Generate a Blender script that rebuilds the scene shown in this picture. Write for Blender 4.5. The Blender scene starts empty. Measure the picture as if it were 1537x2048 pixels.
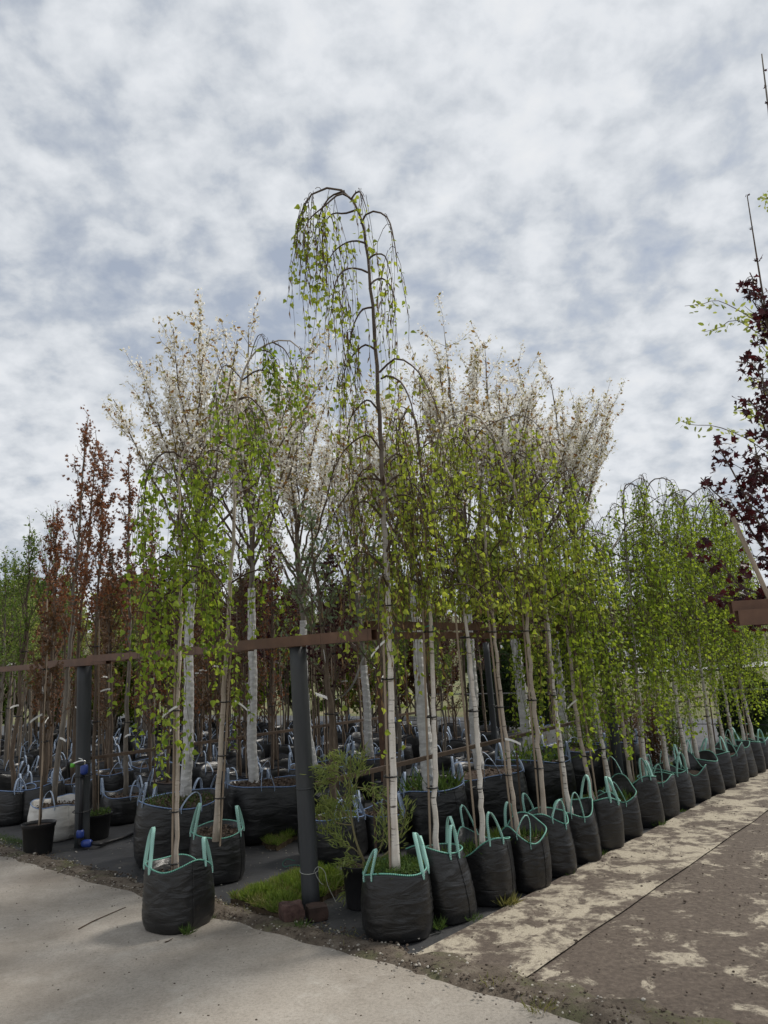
import bpy, math, random
import numpy as np
from mathutils import Matrix, Vector
R = math.radians
rng = np.random.default_rng(7)
random.seed(7)
sc = bpy.context.scene
col = sc.collection

# ------------------------------------------------------------------ camera
EYE, FPX, PITCH, ROLL = 1.6, 1500.0, R(11.3), R(3.0)
_f = np.array([0, math.cos(PITCH), math.sin(PITCH)])
_u0 = np.array([0, -math.sin(PITCH), math.cos(PITCH)])
_r0 = np.array([1.0, 0, 0])
_r = math.cos(ROLL) * _r0 - math.sin(ROLL) * _u0
_u = math.cos(ROLL) * _u0 + math.sin(ROLL) * _r0
cam = bpy.data.cameras.new('camera')
cam.sensor_fit = 'VERTICAL'
cam.sensor_height = 36.0
cam.lens = 36.0 * FPX / 2048.0
cam.clip_start, cam.clip_end = 0.05, 3000
cam_o = bpy.data.objects.new('camera', cam)
col.objects.link(cam_o)
cam_o.matrix_world = Matrix(((_r[0], _u[0], -_f[0], 0), (_r[1], _u[1], -_f[1], 0), (_r[2], _u[2], -_f[2], EYE), (0, 0, 0, 1)))
sc.camera = cam_o

# ------------------------------------------------------------------ world and sun
SUN_EL, SUN_AZ = R(50), R(62)      # azimuth clockwise from +Y
world = bpy.data.worlds.new('World')
sc.world = world
world.use_nodes = True
wt = world.node_tree
wt.nodes.clear()
def wn(t, **k):
    n = wt.nodes.new(t)
    for a, b in k.items():
        setattr(n, a, b)
    return n
w_out = wn('ShaderNodeOutputWorld'); w_bg = wn('ShaderNodeBackground')
w_sky = wn('ShaderNodeTexSky', sky_type='NISHITA', sun_disc=False, sun_elevation=SUN_EL, sun_rotation=SUN_AZ)
w_tc = wn('ShaderNodeTexCoord'); w_sep = wn('ShaderNodeSeparateXYZ')
w_abs = wn('ShaderNodeMath', operation='ABSOLUTE'); w_add = wn('ShaderNodeMath', operation='ADD'); w_add.inputs[1].default_value = 0.42
w_div = wn('ShaderNodeVectorMath', operation='DIVIDE')
w_comb = wn('ShaderNodeCombineXYZ')
wl = wt.links.new
wl(w_tc.outputs['Generated'], w_sep.inputs[0]); wl(w_sep.outputs['Z'], w_abs.inputs[0]); wl(w_abs.outputs[0], w_add.inputs[0])
for k in range(3):
    wl(w_add.outputs[0], w_comb.inputs[k])
wl(w_tc.outputs['Generated'], w_div.inputs[0]); wl(w_comb.outputs[0], w_div.inputs[1])
w_map = wn('ShaderNodeMapping'); w_map.inputs['Location'].default_value = (3.2, 1.7, 0.4); w_map.inputs['Scale'].default_value = (1.0, 1.0, 0.6)
wl(w_div.outputs[0], w_map.inputs[0])
w_n1 = wn('ShaderNodeTexNoise'); w_n1.inputs['Scale'].default_value = 15.0; w_n1.inputs['Detail'].default_value = 9; w_n1.inputs['Roughness'].default_value = 0.54; w_n1.inputs['Distortion'].default_value = 0.12
w_n2 = wn('ShaderNodeTexNoise'); w_n2.inputs['Scale'].default_value = 2.0; w_n2.inputs['Detail'].default_value = 3
wl(w_map.outputs[0], w_n1.inputs['Vector']); wl(w_map.outputs[0], w_n2.inputs['Vector'])
w_mix = wn('ShaderNodeMath', operation='MULTIPLY_ADD'); w_mix.inputs[1].default_value = 0.55
w_m2 = wn('ShaderNodeMath', operation='MULTIPLY'); w_m2.inputs[1].default_value = 0.45
wl(w_n2.outputs['Fac'], w_m2.inputs[0]); wl(w_n1.outputs['Fac'], w_mix.inputs[0]); wl(w_m2.outputs[0], w_mix.inputs[2])
w_ramp = wn('ShaderNodeValToRGB')
el = w_ramp.color_ramp.elements
CL = 7.9
def cc(r, g, b):
    return (r * CL, g * CL, b * CL, 1)
el[0].position, el[0].color = 0.34, cc(0.36, 0.395, 0.455)
el[1].position, el[1].color = 0.66, cc(0.72, 0.735, 0.755)
for p_, c_ in ((0.43, cc(0.47, 0.505, 0.555)), (0.49, cc(0.57, 0.60, 0.64)), (0.56, cc(0.66, 0.685, 0.72))):
    e_ = el.new(p_); e_.color = c_
wl(w_mix.outputs[0], w_ramp.inputs[0])
w_cov = wn('ShaderNodeMapRange'); w_cov.inputs['From Min'].default_value = 0.33; w_cov.inputs['From Max'].default_value = 0.46
w_cov.inputs['To Min'].default_value = 0.8; w_cov.inputs['To Max'].default_value = 1.0
wl(w_mix.outputs[0], w_cov.inputs['Value'])
w_cm = wn('ShaderNodeMix', data_type='RGBA')
wl(w_cov.outputs[0], w_cm.inputs['Factor']); wl(w_sky.outputs[0], w_cm.inputs['A']); wl(w_ramp.outputs[0], w_cm.inputs['B'])
wl(w_cm.outputs['Result'], w_bg.inputs['Color'])
w_bg.inputs['Strength'].default_value = 0.1
wl(w_bg.outputs[0], w_out.inputs[0])

sun = bpy.data.lights.new('sun', 'SUN'); sun.energy = 2.4; sun.angle = R(12); sun.color = (1.0, 0.95, 0.87)
sun_o = bpy.data.objects.new('sun', sun); col.objects.link(sun_o)
_sd = Vector((math.sin(SUN_AZ) * math.cos(SUN_EL), math.cos(SUN_AZ) * math.cos(SUN_EL), math.sin(SUN_EL)))
sun_o.rotation_euler = _sd.to_track_quat('Z', 'Y').to_euler()
sun_o.location = (6, -4, 12)
sc.view_settings.view_transform = 'Standard'
sc.view_settings.look = 'None'
sc.view_settings.gamma = 1.0
sc.view_settings.exposure = 0.55
sc.view_settings.use_curve_mapping = False
sc.cycles.max_bounces = 6
sc.cycles.transparent_max_bounces = 4
sc.cycles.use_denoising = True

# ------------------------------------------------------------------ measuring helpers
def ray(px, py):
    return _f * FPX + (px - 768.5) * _r - (py - 1024) * _u
def G(px, py, z=0.0):
    """surveyed spot: the point at height z seen at this place of the photograph"""
    d = ray(px, py)
    return d * ((z - EYE) / d[2]) + np.array([0, 0, EYE])
def at(px, py, Y):
    d = ray(px, py)
    return d * (Y / d[1]) + np.array([0, 0, EYE])
P0 = np.array([-0.62, 5.40, 0.0])                        # foot of the corner post
AV = np.array([math.sin(R(40)), math.cos(R(40)), 0.0])    # along the birch row
AW = np.array([-AV[1], AV[0], 0.0])                       # along the concrete edge, to the left
def W(v, w, z=0.0):
    return P0 + AV * v + AW * w + np.array([0, 0, z])
def VW(p):
    d = np.asarray(p) - P0
    return float(d @ AV), float(d @ AW)

# ------------------------------------------------------------------ materials
MATS = {}
def new_mat(name):
    m = bpy.data.materials.new(name); m.use_nodes = True
    t = m.node_tree; b = t.nodes['Principled BSDF']
    MATS[name] = m
    return m, t, b
def noise_node(t, scale, detail=4, rough=0.55, coords='Object', stretch=None):
    tc = t.nodes.new('ShaderNodeTexCoord'); n = t.nodes.new('ShaderNodeTexNoise')
    n.inputs['Scale'].default_value = scale; n.inputs['Detail'].default_value = detail; n.inputs['Roughness'].default_value = rough
    src = tc.outputs[coords]
    if stretch:
        mp = t.nodes.new('ShaderNodeMapping'); mp.inputs['Scale'].default_value = stretch
        t.links.new(src, mp.inputs[0]); src = mp.outputs[0]
    t.links.new(src, n.inputs['Vector'])
    return n
def ramp(t, src, stops):
    r_ = t.nodes.new('ShaderNodeValToRGB')
    e = r_.color_ramp.elements
    e[0].position, e[0].color = stops[0][0], (*stops[0][1], 1)
    e[1].position, e[1].color = stops[-1][0], (*stops[-1][1], 1)
    for p_, c_ in stops[1:-1]:
        k = e.new(p_); k.color = (*c_, 1)
    t.links.new(src, r_.inputs[0])
    return r_
def mixc(t, fac, a, b, mode='MIX'):
    m = t.nodes.new('ShaderNodeMix'); m.data_type = 'RGBA'; m.blend_type = mode
    for sock, val in ((m.inputs['Factor'], fac), (m.inputs['A'], a), (m.inputs['B'], b)):
        if isinstance(val, (int, float)):
            sock.default_value = val
        elif isinstance(val, tuple):
            sock.default_value = (*val, 1)
        else:
            t.links.new(val, sock)
    return m.outputs['Result']
def bump(t, b, src, strength, dist=0.01):
    n = t.nodes.new('ShaderNodeBump'); n.inputs['Strength'].default_value = strength; n.inputs['Distance'].default_value = dist
    t.links.new(src, n.inputs['Height']); t.links.new(n.outputs[0], b.inputs['Normal'])
    return n
def plain(name, c1, c2=None, scale=8, rough=0.8, bs=0.0, bd=0.01, stretch=None, spec=0.3, coords='Object'):
    m, t, b = new_mat(name)
    b.inputs['Roughness'].default_value = rough
    b.inputs['Specular IOR Level'].default_value = spec
    if c2 is None:
        b.inputs['Base Color'].default_value = (*c1, 1)
        return m
    n = noise_node(t, scale, 5, 0.6, coords, stretch)
    r_ = ramp(t, n.outputs['Fac'], ((0.3, c1), (0.7, c2)))
    t.links.new(r_.outputs[0], b.inputs['Base Color'])
    if bs:
        bump(t, b, n.outputs['Fac'], bs, bd)
    return m
def leafmat(name, c1, c2, trans=0.45, rough=0.55, tcol=None):
    m = bpy.data.materials.new(name); m.use_nodes = True; t = m.node_tree; t.nodes.clear(); MATS[name] = m
    out = t.nodes.new('ShaderNodeOutputMaterial'); geo = t.nodes.new('ShaderNodeNewGeometry')
    r_ = ramp(t, geo.outputs['Random Per Island'], ((0.0, c1), (1.0, c2)))
    p = t.nodes.new('ShaderNodeBsdfPrincipled'); p.inputs['Roughness'].default_value = rough; p.inputs['Specular IOR Level'].default_value = 0.25
    tr = t.nodes.new('ShaderNodeBsdfTranslucent'); ms = t.nodes.new('ShaderNodeMixShader'); ms.inputs[0].default_value = trans
    t.links.new(r_.outputs[0], p.inputs['Base Color'])
    tint = mixc(t, 1.0, r_.outputs[0], tcol or (1.25, 1.2, 0.7), 'MULTIPLY')
    t.links.new(tint, tr.inputs['Color'])
    t.links.new(p.outputs[0], ms.inputs[1]); t.links.new(tr.outputs[0], ms.inputs[2]); t.links.new(ms.outputs[0], out.inputs[0])
    return m

leafmat('birch_leaf', (0.125, 0.205, 0.024), (0.33, 0.42, 0.062), 0.52)
leafmat('birch_leaf_fresh', (0.17, 0.235, 0.032), (0.39, 0.45, 0.085), 0.52)
leafmat('bronze_leaf', (0.26, 0.125, 0.055), (0.30, 0.29, 0.10), 0.4)
leafmat('copper_leaf', (0.12, 0.055, 0.03), (0.26, 0.13, 0.065), 0.35, tcol=(1.3, 0.9, 0.7))
leafmat('brown_leaf', (0.085, 0.045, 0.028), (0.15, 0.085, 0.045), 0.3)
leafmat('purple_leaf', (0.022, 0.008, 0.012), (0.075, 0.02, 0.024), 0.25, 0.4, tcol=(1.5, 0.6, 0.6))
leafmat('green_leaf', (0.07, 0.125, 0.028), (0.18, 0.25, 0.06), 0.42)
leafmat('silver_leaf', (0.13, 0.18, 0.11), (0.24, 0.30, 0.19), 0.35)
leafmat('lime_leaf', (0.24, 0.30, 0.08), (0.42, 0.46, 0.18), 0.45)
leafmat('willow_leaf', (0.17, 0.23, 0.07), (0.34, 0.39, 0.14), 0.42)
leafmat('dark_conifer', (0.016, 0.035, 0.013), (0.045, 0.075, 0.025), 0.15)
leafmat('blossom', (0.78, 0.76, 0.70), (0.90, 0.89, 0.86), 0.45, 0.7, tcol=(1, 1, 0.98))
leafmat('catkin', (0.13, 0.075, 0.035), (0.22, 0.14, 0.06), 0.1)
leafmat('grass', (0.10, 0.165, 0.03), (0.25, 0.33, 0.075), 0.4)
leafmat('dry_grass', (0.16, 0.17, 0.06), (0.30, 0.28, 0.12), 0.3)
leafmat('weed_leaf', (0.05, 0.10, 0.025), (0.12, 0.18, 0.05), 0.35)

plain('twig', (0.045, 0.028, 0.02), (0.085, 0.055, 0.035), 30, 0.7)
plain('shoot', (0.12, 0.085, 0.055), (0.20, 0.15, 0.10), 30, 0.7)
plain('grey_bark', (0.12, 0.105, 0.088), (0.22, 0.195, 0.165), 25, 0.85, 0.5, 0.004, (1, 1, 0.25))
plain('brown_bark', (0.075, 0.055, 0.042), (0.15, 0.115, 0.085), 30, 0.85, 0.5, 0.004, (1, 1, 0.3))
plain('olive_stem', (0.15, 0.14, 0.06), (0.22, 0.19, 0.10), 20, 0.7)
plain('stake_wood', (0.22, 0.17, 0.125), (0.36, 0.29, 0.22), 22, 0.8, 0.3, 0.002, (1, 1, 0.08))
plain('tie', (0.012, 0.012, 0.013), None, rough=0.5)
plain('tag', (0.78, 0.78, 0.76), (0.66, 0.66, 0.64), 30, 0.6)
plain('black_pot', (0.014, 0.014, 0.015), (0.024, 0.024, 0.025), 6, 0.42, spec=0.4)
plain('soil', (0.022, 0.015, 0.011), (0.075, 0.052, 0.038), 60, 0.95, 1.0, 0.01)
plain('bark_chip', (0.05, 0.033, 0.024), (0.16, 0.12, 0.09), 60, 0.95)
plain('sod_soil', (0.05, 0.035, 0.02), (0.11, 0.08, 0.05), 25, 0.95, 1.0, 0.01)
plain('blue_plastic', (0.018, 0.04, 0.20), (0.025, 0.055, 0.25), 6, 0.4, spec=0.5)
plain('green_plastic', (0.12, 0.42, 0.05), None, rough=0.4)
plain('chrome', (0.6, 0.6, 0.58), None, rough=0.25); MATS['chrome'].node_tree.nodes['Principled BSDF'].inputs['Metallic'].default_value = 1
plain('black_pipe', (0.012, 0.012, 0.014), (0.022, 0.022, 0.024), 10, 0.45)
plain('rail_steel', (0.075, 0.048, 0.034), (0.13, 0.095, 0.07), 12, 0.7)
plain('grey_rail', (0.15, 0.15, 0.145), (0.24, 0.24, 0.235), 12, 0.6)
plain('hollow', (0.006, 0.005, 0.005), None, rough=0.9)
plain('string', (0.35, 0.36, 0.33), None, rough=0.8)
plain('green_string', (0.05, 0.22, 0.16), None, rough=0.8)
plain('pebble', (0.20, 0.18, 0.15), (0.46, 0.43, 0.38), 3, 0.9)
plain('clod', (0.05, 0.037, 0.028), (0.10, 0.078, 0.06), 20, 0.95)
plain('brick_red', (0.045, 0.024, 0.021), (0.125, 0.075, 0.064), 22, 0.9, 1.0, 0.012)
plain('rust_block', (0.022, 0.015, 0.013), (0.07, 0.042, 0.033), 10, 0.9, 0.5, 0.005)
plain('far_white', (0.78, 0.78, 0.78), (0.68, 0.68, 0.68), 2, 0.5)
plain('glass_dark', (0.02, 0.025, 0.03), None, rough=0.15, spec=0.6)
plain('tyre', (0.02, 0.02, 0.02), None, rough=0.8)
plain('moss', (0.06, 0.075, 0.025), (0.12, 0.12, 0.05), 25, 0.95, 1.0, 0.01)

def m_steel():      # brown painted box section
    m, t, b = new_mat('brown_paint')
    n = noise_node(t, 9, 6, 0.65); r_ = ramp(t, n.outputs['Fac'], ((0.3, (0.075, 0.036, 0.022)), (0.6, (0.125, 0.062, 0.036)), (0.75, (0.16, 0.085, 0.05))))
    t.links.new(r_.outputs[0], b.inputs['Base Color']); b.inputs['Roughness'].default_value = 0.55
    n2 = noise_node(t, 60, 3); bump(t, b, n2.outputs['Fac'], 0.15, 0.002)
m_steel()
def m_post():
    m, t, b = new_mat('post_paint')
    n = noise_node(t, 10, 6, 0.6, stretch=(1, 1, 0.12)); r_ = ramp(t, n.outputs['Fac'], ((0.3, (0.022, 0.025, 0.028)), (0.7, (0.048, 0.052, 0.056))))
    t.links.new(r_.outputs[0], b.inputs['Base Color']); b.inputs['Roughness'].default_value = 0.6
    n2 = noise_node(t, 90, 2, stretch=(1, 1, 0.1)); bump(t, b, n2.outputs['Fac'], 0.2, 0.002)
m_post()
def m_bag(name, dark, light, spec):
    m, t, b = new_mat(name)
    n = noise_node(t, 5, 6, 0.6, stretch=(1, 1, 2.2)); r_ = ramp(t, n.outputs['Fac'], ((0.32, dark), (0.62, light)))
    dust = noise_node(t, 22, 6, 0.7)
    dr = ramp(t, dust.outputs['Fac'], ((0.58, (0, 0, 0)), (0.80, (0.30, 0.30, 0.30))))
    c = mixc(t, dr.outputs[0], r_.outputs[0], (0.085, 0.075, 0.062))
    t.links.new(c, b.inputs['Base Color'])
    b.inputs['Roughness'].default_value = 0.38; b.inputs['Specular IOR Level'].default_value = spec
    w_ = noise_node(t, 5, 3, 0.5, stretch=(1, 1, 3.2)); w_.inputs['Distortion'].default_value = 0.6
    wv = noise_node(t, 240, 1)
    ad = t.nodes.new('ShaderNodeMath'); ad.operation = 'MULTIPLY_ADD'; ad.inputs[1].default_value = 0.06
    t.links.new(wv.outputs['Fac'], ad.inputs[0]); t.links.new(w_.outputs['Fac'], ad.inputs[2])
    bump(t, b, ad.outputs[0], 0.6, 0.02)
m_bag('bag_black', (0.006, 0.0062, 0.0067), (0.013, 0.0133, 0.0142), 0.55)
m_bag('bag_white', (0.42, 0.40, 0.37), (0.60, 0.585, 0.55), 0.3)
def m_web(name, a, c):
    m, t, b = new_mat(name)
    uv = t.nodes.new('ShaderNodeUVMap'); ch = t.nodes.new('ShaderNodeTexChecker')
    ch.inputs['Scale'].default_value = 1.0; ch.inputs['Color1'].default_value = (*a, 1); ch.inputs['Color2'].default_value = (*c, 1)
    t.links.new(uv.outputs[0], ch.inputs['Vector']); t.links.new(ch.outputs[0], b.inputs['Base Color'])
    b.inputs['Roughness'].default_value = 0.6
    bump(t, b, ch.outputs['Fac'], 0.3, 0.002)
m_web('web_green', (0.16, 0.44, 0.36), (0.46, 0.66, 0.60))
m_web('web_blue', (0.07, 0.13, 0.26), (0.45, 0.52, 0.60))
m_web('cord_green', (0.03, 0.22, 0.155), (0.22, 0.45, 0.37))
m_web('cord_blue', (0.05, 0.12, 0.30), (0.25, 0.34, 0.50))
plain('cord_black', (0.02, 0.025, 0.04), None, rough=0.7)
def m_birch():
    m, t, b = new_mat('birch_bark')
    tc = t.nodes.new('ShaderNodeTexCoord'); sp = t.nodes.new('ShaderNodeSeparateXYZ'); t.links.new(tc.outputs['Object'], sp.inputs[0])
    n = noise_node(t, 16, 4, 0.6, stretch=(0.45, 0.45, 4.2))
    n3 = noise_node(t, 5, 3, 0.6)
    white = ramp(t, n3.outputs['Fac'], ((0.3, (0.47, 0.42, 0.36)), (0.65, (0.70, 0.67, 0.62))))
    brown = ramp(t, n3.outputs['Fac'], ((0.3, (0.055, 0.037, 0.028)), (0.7, (0.13, 0.095, 0.072))))
    mr = t.nodes.new('ShaderNodeMapRange'); mr.inputs['From Min'].default_value = 1.75; mr.inputs['From Max'].default_value = 2.9
    ad = t.nodes.new('ShaderNodeMath'); ad.operation = 'MULTIPLY_ADD'; ad.inputs[1].default_value = 1.5
    t.links.new(n3.outputs['Fac'], ad.inputs[0]); t.links.new(sp.outputs['Z'], ad.inputs[2]); t.links.new(ad.outputs[0], mr.inputs['Value'])
    mr.inputs['From Min'].default_value = 2.3; mr.inputs['From Max'].default_value = 3.3
    c = mixc(t, mr.outputs[0], white.outputs[0], brown.outputs[0])
    lent = ramp(t, n.outputs['Fac'], ((0.575, (0, 0, 0)), (0.62, (0.95, 0.95, 0.95))))
    pn = noise_node(t, 9, 3, 0.6, stretch=(2, 2, 1)); pr = ramp(t, pn.outputs['Fac'], ((0.42, (0.15, 0.15, 0.15)), (0.55, (1, 1, 1))))
    lm_ = mixc(t, 1.0, lent.outputs[0], pr.outputs[0], 'MULTIPLY')
    c2 = mixc(t, lm_, c, (0.05, 0.038, 0.032))
    t.links.new(c2, b.inputs['Base Color']); b.inputs['Roughness'].default_value = 0.7
    bump(t, b, n.outputs['Fac'], 0.5, 0.004)
m_birch()
def m_birch2():       # younger, browner bark
    m, t, b = new_mat('tan_bark')
    n = noise_node(t, 16, 4, 0.6, stretch=(0.45, 0.45, 4.0)); n3 = noise_node(t, 6, 3)
    c = ramp(t, n3.outputs['Fac'], ((0.3, (0.30, 0.245, 0.195)), (0.7, (0.50, 0.44, 0.37))))
    lent = ramp(t, n.outputs['Fac'], ((0.60, (0, 0, 0)), (0.68, (0.8, 0.8, 0.8))))
    t.links.new(mixc(t, lent.outputs[0], c.outputs[0], (0.06, 0.042, 0.032)), b.inputs['Base Color']); b.inputs['Roughness'].default_value = 0.75
    bump(t, b, n.outputs['Fac'], 0.5, 0.004)
m_birch2()
def m_wrap():
    m, t, b = new_mat('wrap')
    n = noise_node(t, 12, 5, 0.65, stretch=(1, 1, 2.5)); r_ = ramp(t, n.outputs['Fac'], ((0.3, (0.36, 0.355, 0.345)), (0.65, (0.56, 0.555, 0.545))))
    t.links.new(r_.outputs[0], b.inputs['Base Color']); b.inputs['Roughness'].default_value = 0.75
    bump(t, b, n.outputs['Fac'], 0.6, 0.006)
m_wrap()
def m_concrete():
    m, t, b = new_mat('concrete')
    n = noise_node(t, 1.3, 8, 0.62); r_ = ramp(t, n.outputs['Fac'], ((0.28, (0.22, 0.193, 0.162)), (0.5, (0.30, 0.27, 0.232)), (0.72, (0.375, 0.342, 0.30))))
    n2 = noise_node(t, 55, 6, 0.7); r2 = ramp(t, n2.outputs['Fac'], ((0.30, (0.72, 0.71, 0.69)), (0.5, (1, 1, 1)), (0.72, (1.14, 1.13, 1.12))))
    c = mixc(t, 1.0, r_.outputs[0], r2.outputs[0], 'MULTIPLY')
    n4 = noise_node(t, 3.2, 7, 0.7); s = ramp(t, n4.outputs['Fac'], ((0.56, (0, 0, 0)), (0.70, (0.55, 0.55, 0.55))))
    c = mixc(t, s.outputs[0], c, (0.40, 0.375, 0.335))
    n6 = noise_node(t, 0.55, 6, 0.66); s6 = ramp(t, n6.outputs['Fac'], ((0.50, (0, 0, 0)), (0.66, (0.6, 0.6, 0.6))))
    c = mixc(t, s6.outputs[0], c, (0.155, 0.128, 0.10))
    n5 = noise_node(t, 26, 4, 0.6); s5 = ramp(t, n5.outputs['Fac'], ((0.70, (0, 0, 0)), (0.76, (0.7, 0.7, 0.7))))
    c = mixc(t, s5.outputs[0], c, (0.10, 0.085, 0.068))
    ag = noise_node(t, 320, 2, 0.6); ar = ramp(t, ag.outputs['Fac'], ((0.3, (0.78, 0.78, 0.78)), (0.7, (1.2, 1.2, 1.2)))); c = mixc(t, 1.0, c, ar.outputs[0], 'MULTIPLY')
    sc_ = noise_node(t, 7, 5, 0.6, stretch=(0.35, 3.0, 1)); sr = ramp(t, sc_.outputs['Fac'], ((0.62, (0, 0, 0)), (0.66, (0.4, 0.4, 0.4)), (0.70, (0, 0, 0)))); c = mixc(t, sr.outputs[0], c, (0.36, 0.33, 0.29))
    t.links.new(c, b.inputs['Base Color']); b.inputs['Roughness'].default_value = 0.85
    bump(t, b, n2.outputs['Fac'], 0.5, 0.008)
m_concrete()
def m_path(name, lo, hi, blk):
    """jute mat with mud trodden over it"""
    m, t, b = new_mat(name)
    weave = noise_node(t, 150, 3, 0.6)
    tan = ramp(t, weave.outputs['Fac'], ((0.3, (0.25, 0.215, 0.16)), (0.7, (0.45, 0.40, 0.315))))
    big = noise_node(t, 3.4, 10, 0.72, stretch=(1.0, 1.0, 1)); big.inputs['Distortion'].default_value = 0.4
    mudn = noise_node(t, 30, 6, 0.7)
    mud = ramp(t, mudn.outputs['Fac'], ((0.25, (0.04, 0.029, 0.021)), (0.5, (0.085, 0.064, 0.049)), (0.75, (0.135, 0.107, 0.085))))
    fine = noise_node(t, 16, 8, 0.75)
    fm = t.nodes.new('ShaderNodeMath'); fm.operation = 'MULTIPLY_ADD'; fm.inputs[1].default_value = 0.30
    t.links.new(fine.outputs['Fac'], fm.inputs[0]); t.links.new(big.outputs['Fac'], fm.inputs[2])
    msk = ramp(t, fm.outputs[0], ((lo + 0.15, (0, 0, 0)), ((lo + hi) / 2 + 0.15, (0.45, 0.45, 0.45)), (hi + 0.15, (1, 1, 1))))
    c = mixc(t, msk.outputs[0], mud.outputs[0], tan.outputs[0])
    bl = noise_node(t, 1.1, 5, 0.6); bm_ = ramp(t, bl.outputs['Fac'], ((blk, (0, 0, 0)), (blk + 0.03, (0.8, 0.8, 0.8))))
    c = mixc(t, bm_.outputs[0], c, (0.055, 0.055, 0.055))
    t.links.new(c, b.inputs['Base Color']); b.inputs['Roughness'].default_value = 0.9
    bump(t, b, mudn.outputs['Fac'], 0.7, 0.012)
m_path('path_jute', 0.455, 0.55, 0.68)
m_path('path_mud', 0.545, 0.63, 0.66)
def m_mat():
    m, t, b = new_mat('weed_mat')
    n = noise_node(t, 2.2, 7, 0.65); r_ = ramp(t, n.outputs['Fac'], ((0.35, (0.020, 0.021, 0.023)), (0.6, (0.04, 0.04, 0.042)), (0.75, (0.09, 0.082, 0.07))))
    sp = noise_node(t, 70, 3, 0.6); s = ramp(t, sp.outputs['Fac'], ((0.68, (0, 0, 0)), (0.74, (0.7, 0.7, 0.7))))
    t.links.new(mixc(t, s.outputs[0], r_.outputs[0], (0.17, 0.155, 0.13)), b.inputs['Base Color']); b.inputs['Roughness'].default_value = 0.6
    wv = noise_node(t, 6, 4, 0.6, stretch=(1, 1, 1)); bump(t, b, wv.outputs['Fac'], 0.6, 0.02)
m_mat()
def m_dirt():
    m, t, b = new_mat('dirt')
    n = noise_node(t, 9, 8, 0.7); r_ = ramp(t, n.outputs['Fac'], ((0.3, (0.05, 0.038, 0.026)), (0.52, (0.105, 0.082, 0.06)), (0.72, (0.19, 0.16, 0.125))))
    g = noise_node(t, 3, 5, 0.6); gm = ramp(t, g.outputs['Fac'], ((0.52, (0, 0, 0)), (0.62, (0.65, 0.65, 0.65))))
    t.links.new(mixc(t, gm.outputs[0], r_.outputs[0], (0.085, 0.09, 0.035)), b.inputs['Base Color']); b.inputs['Roughness'].default_value = 0.95
    n2 = noise_node(t, 45, 5, 0.7); bump(t, b, n2.outputs['Fac'], 1.0, 0.015)
m_dirt()
def m_ground():
    m, t, b = new_mat('field')
    n = noise_node(t, 0.25, 8, 0.65); r_ = ramp(t, n.outputs['Fac'], ((0.35, (0.08, 0.10, 0.03)), (0.5, (0.13, 0.135, 0.05)), (0.65, (0.19, 0.16, 0.085))))
    t.links.new(r_.outputs[0], b.inputs['Base Color']); b.inputs['Roughness'].default_value = 0.95
    n2 = noise_node(t, 6, 6, 0.7); bump(t, b, n2.outputs['Fac'], 1.0, 0.1)
m_ground()
def m_hill():
    m, t, b = new_mat('hill_grass')
    n = noise_node(t, 0.18, 9, 0.7, stretch=(1, 1, 2.5)); r_ = ramp(t, n.outputs['Fac'], ((0.32, (0.06, 0.075, 0.025)), (0.5, (0.12, 0.125, 0.05)), (0.66, (0.20, 0.18, 0.095))))
    t.links.new(r_.outputs[0], b.inputs['Base Color']); b.inputs['Roughness'].default_value = 0.95
    n2 = noise_node(t, 1.5, 6, 0.75); bump(t, b, n2.outputs['Fac'], 1.0, 0.5)
m_hill()
plain('road_pale', (0.32, 0.32, 0.32), (0.45, 0.45, 0.44), 1.5, 0.85)

# ------------------------------------------------------------------ mesh helpers
class MB:
    """collects pieces of one mesh"""
    def __init__(self):
        self.v, self.f, self.uv, self.n = [], [], [], 0
    def add(self, v, faces, uv=None):
        v = np.asarray(v, float).reshape(-1, 3)
        if not isinstance(faces, (list, tuple)):
            faces = [faces]
        for fa in faces:
            fa = np.asarray(fa, int)
            self.f.append(fa + self.n)
        if uv is not None:
            self.uv.append(uv)
        self.v.append(v); self.n += len(v)
        return self
    def mesh(self, name, mat, smooth=False):
        me = bpy.data.meshes.new(name)
        v = np.concatenate(self.v).astype(np.float32)
        loops = np.concatenate([f.ravel() for f in self.f]).astype(np.int32)
        tot = np.concatenate([np.full(len(f), f.shape[1], np.int32) for f in self.f])
        st = np.concatenate([[0], np.cumsum(tot)[:-1]]).astype(np.int32)
        me.vertices.add(len(v)); me.vertices.foreach_set('co', v.ravel())
        me.loops.add(len(loops)); me.loops.foreach_set('vertex_index', loops)
        me.polygons.add(len(tot)); me.polygons.foreach_set('loop_start', st); me.polygons.foreach_set('loop_total', tot)
        me.polygons.foreach_set('use_smooth', np.full(len(tot), bool(smooth)))
        if self.uv:
            ul = me.uv_layers.new(name='UVMap')
            ul.data.foreach_set('uv', np.concatenate([u.reshape(-1, 2) for u in self.uv]).astype(np.float32).ravel())
        me.update(calc_edges=True); me.validate()
        me.materials.append(MATS[mat])
        return me
    def obj(self, name, mat, parent=None, smooth=False, kind=None, loc=None):
        o = bpy.data.objects.new(name, self.mesh(name, mat, smooth))
        col.objects.link(o)
        if parent is not None:
            o.parent = parent
        if loc is not None:
            o.location = loc
        if kind:
            o['kind'] = kind
        return o
def thing(name, label, cat, loc=(0, 0, 0), rotz=0.0, group=None):
    o = bpy.data.objects.new(name, None); col.objects.link(o)
    o.empty_display_size = 0.1
    o.location = tuple(map(float, loc)); o.rotation_euler = (0, 0, rotz)
    o['label'] = label; o['category'] = cat
    if group:
        o['group'] = group
    return o
def tag(o, label, cat, group=None):
    o['label'] = label; o['category'] = cat
    if group:
        o['group'] = group
    return o
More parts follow.
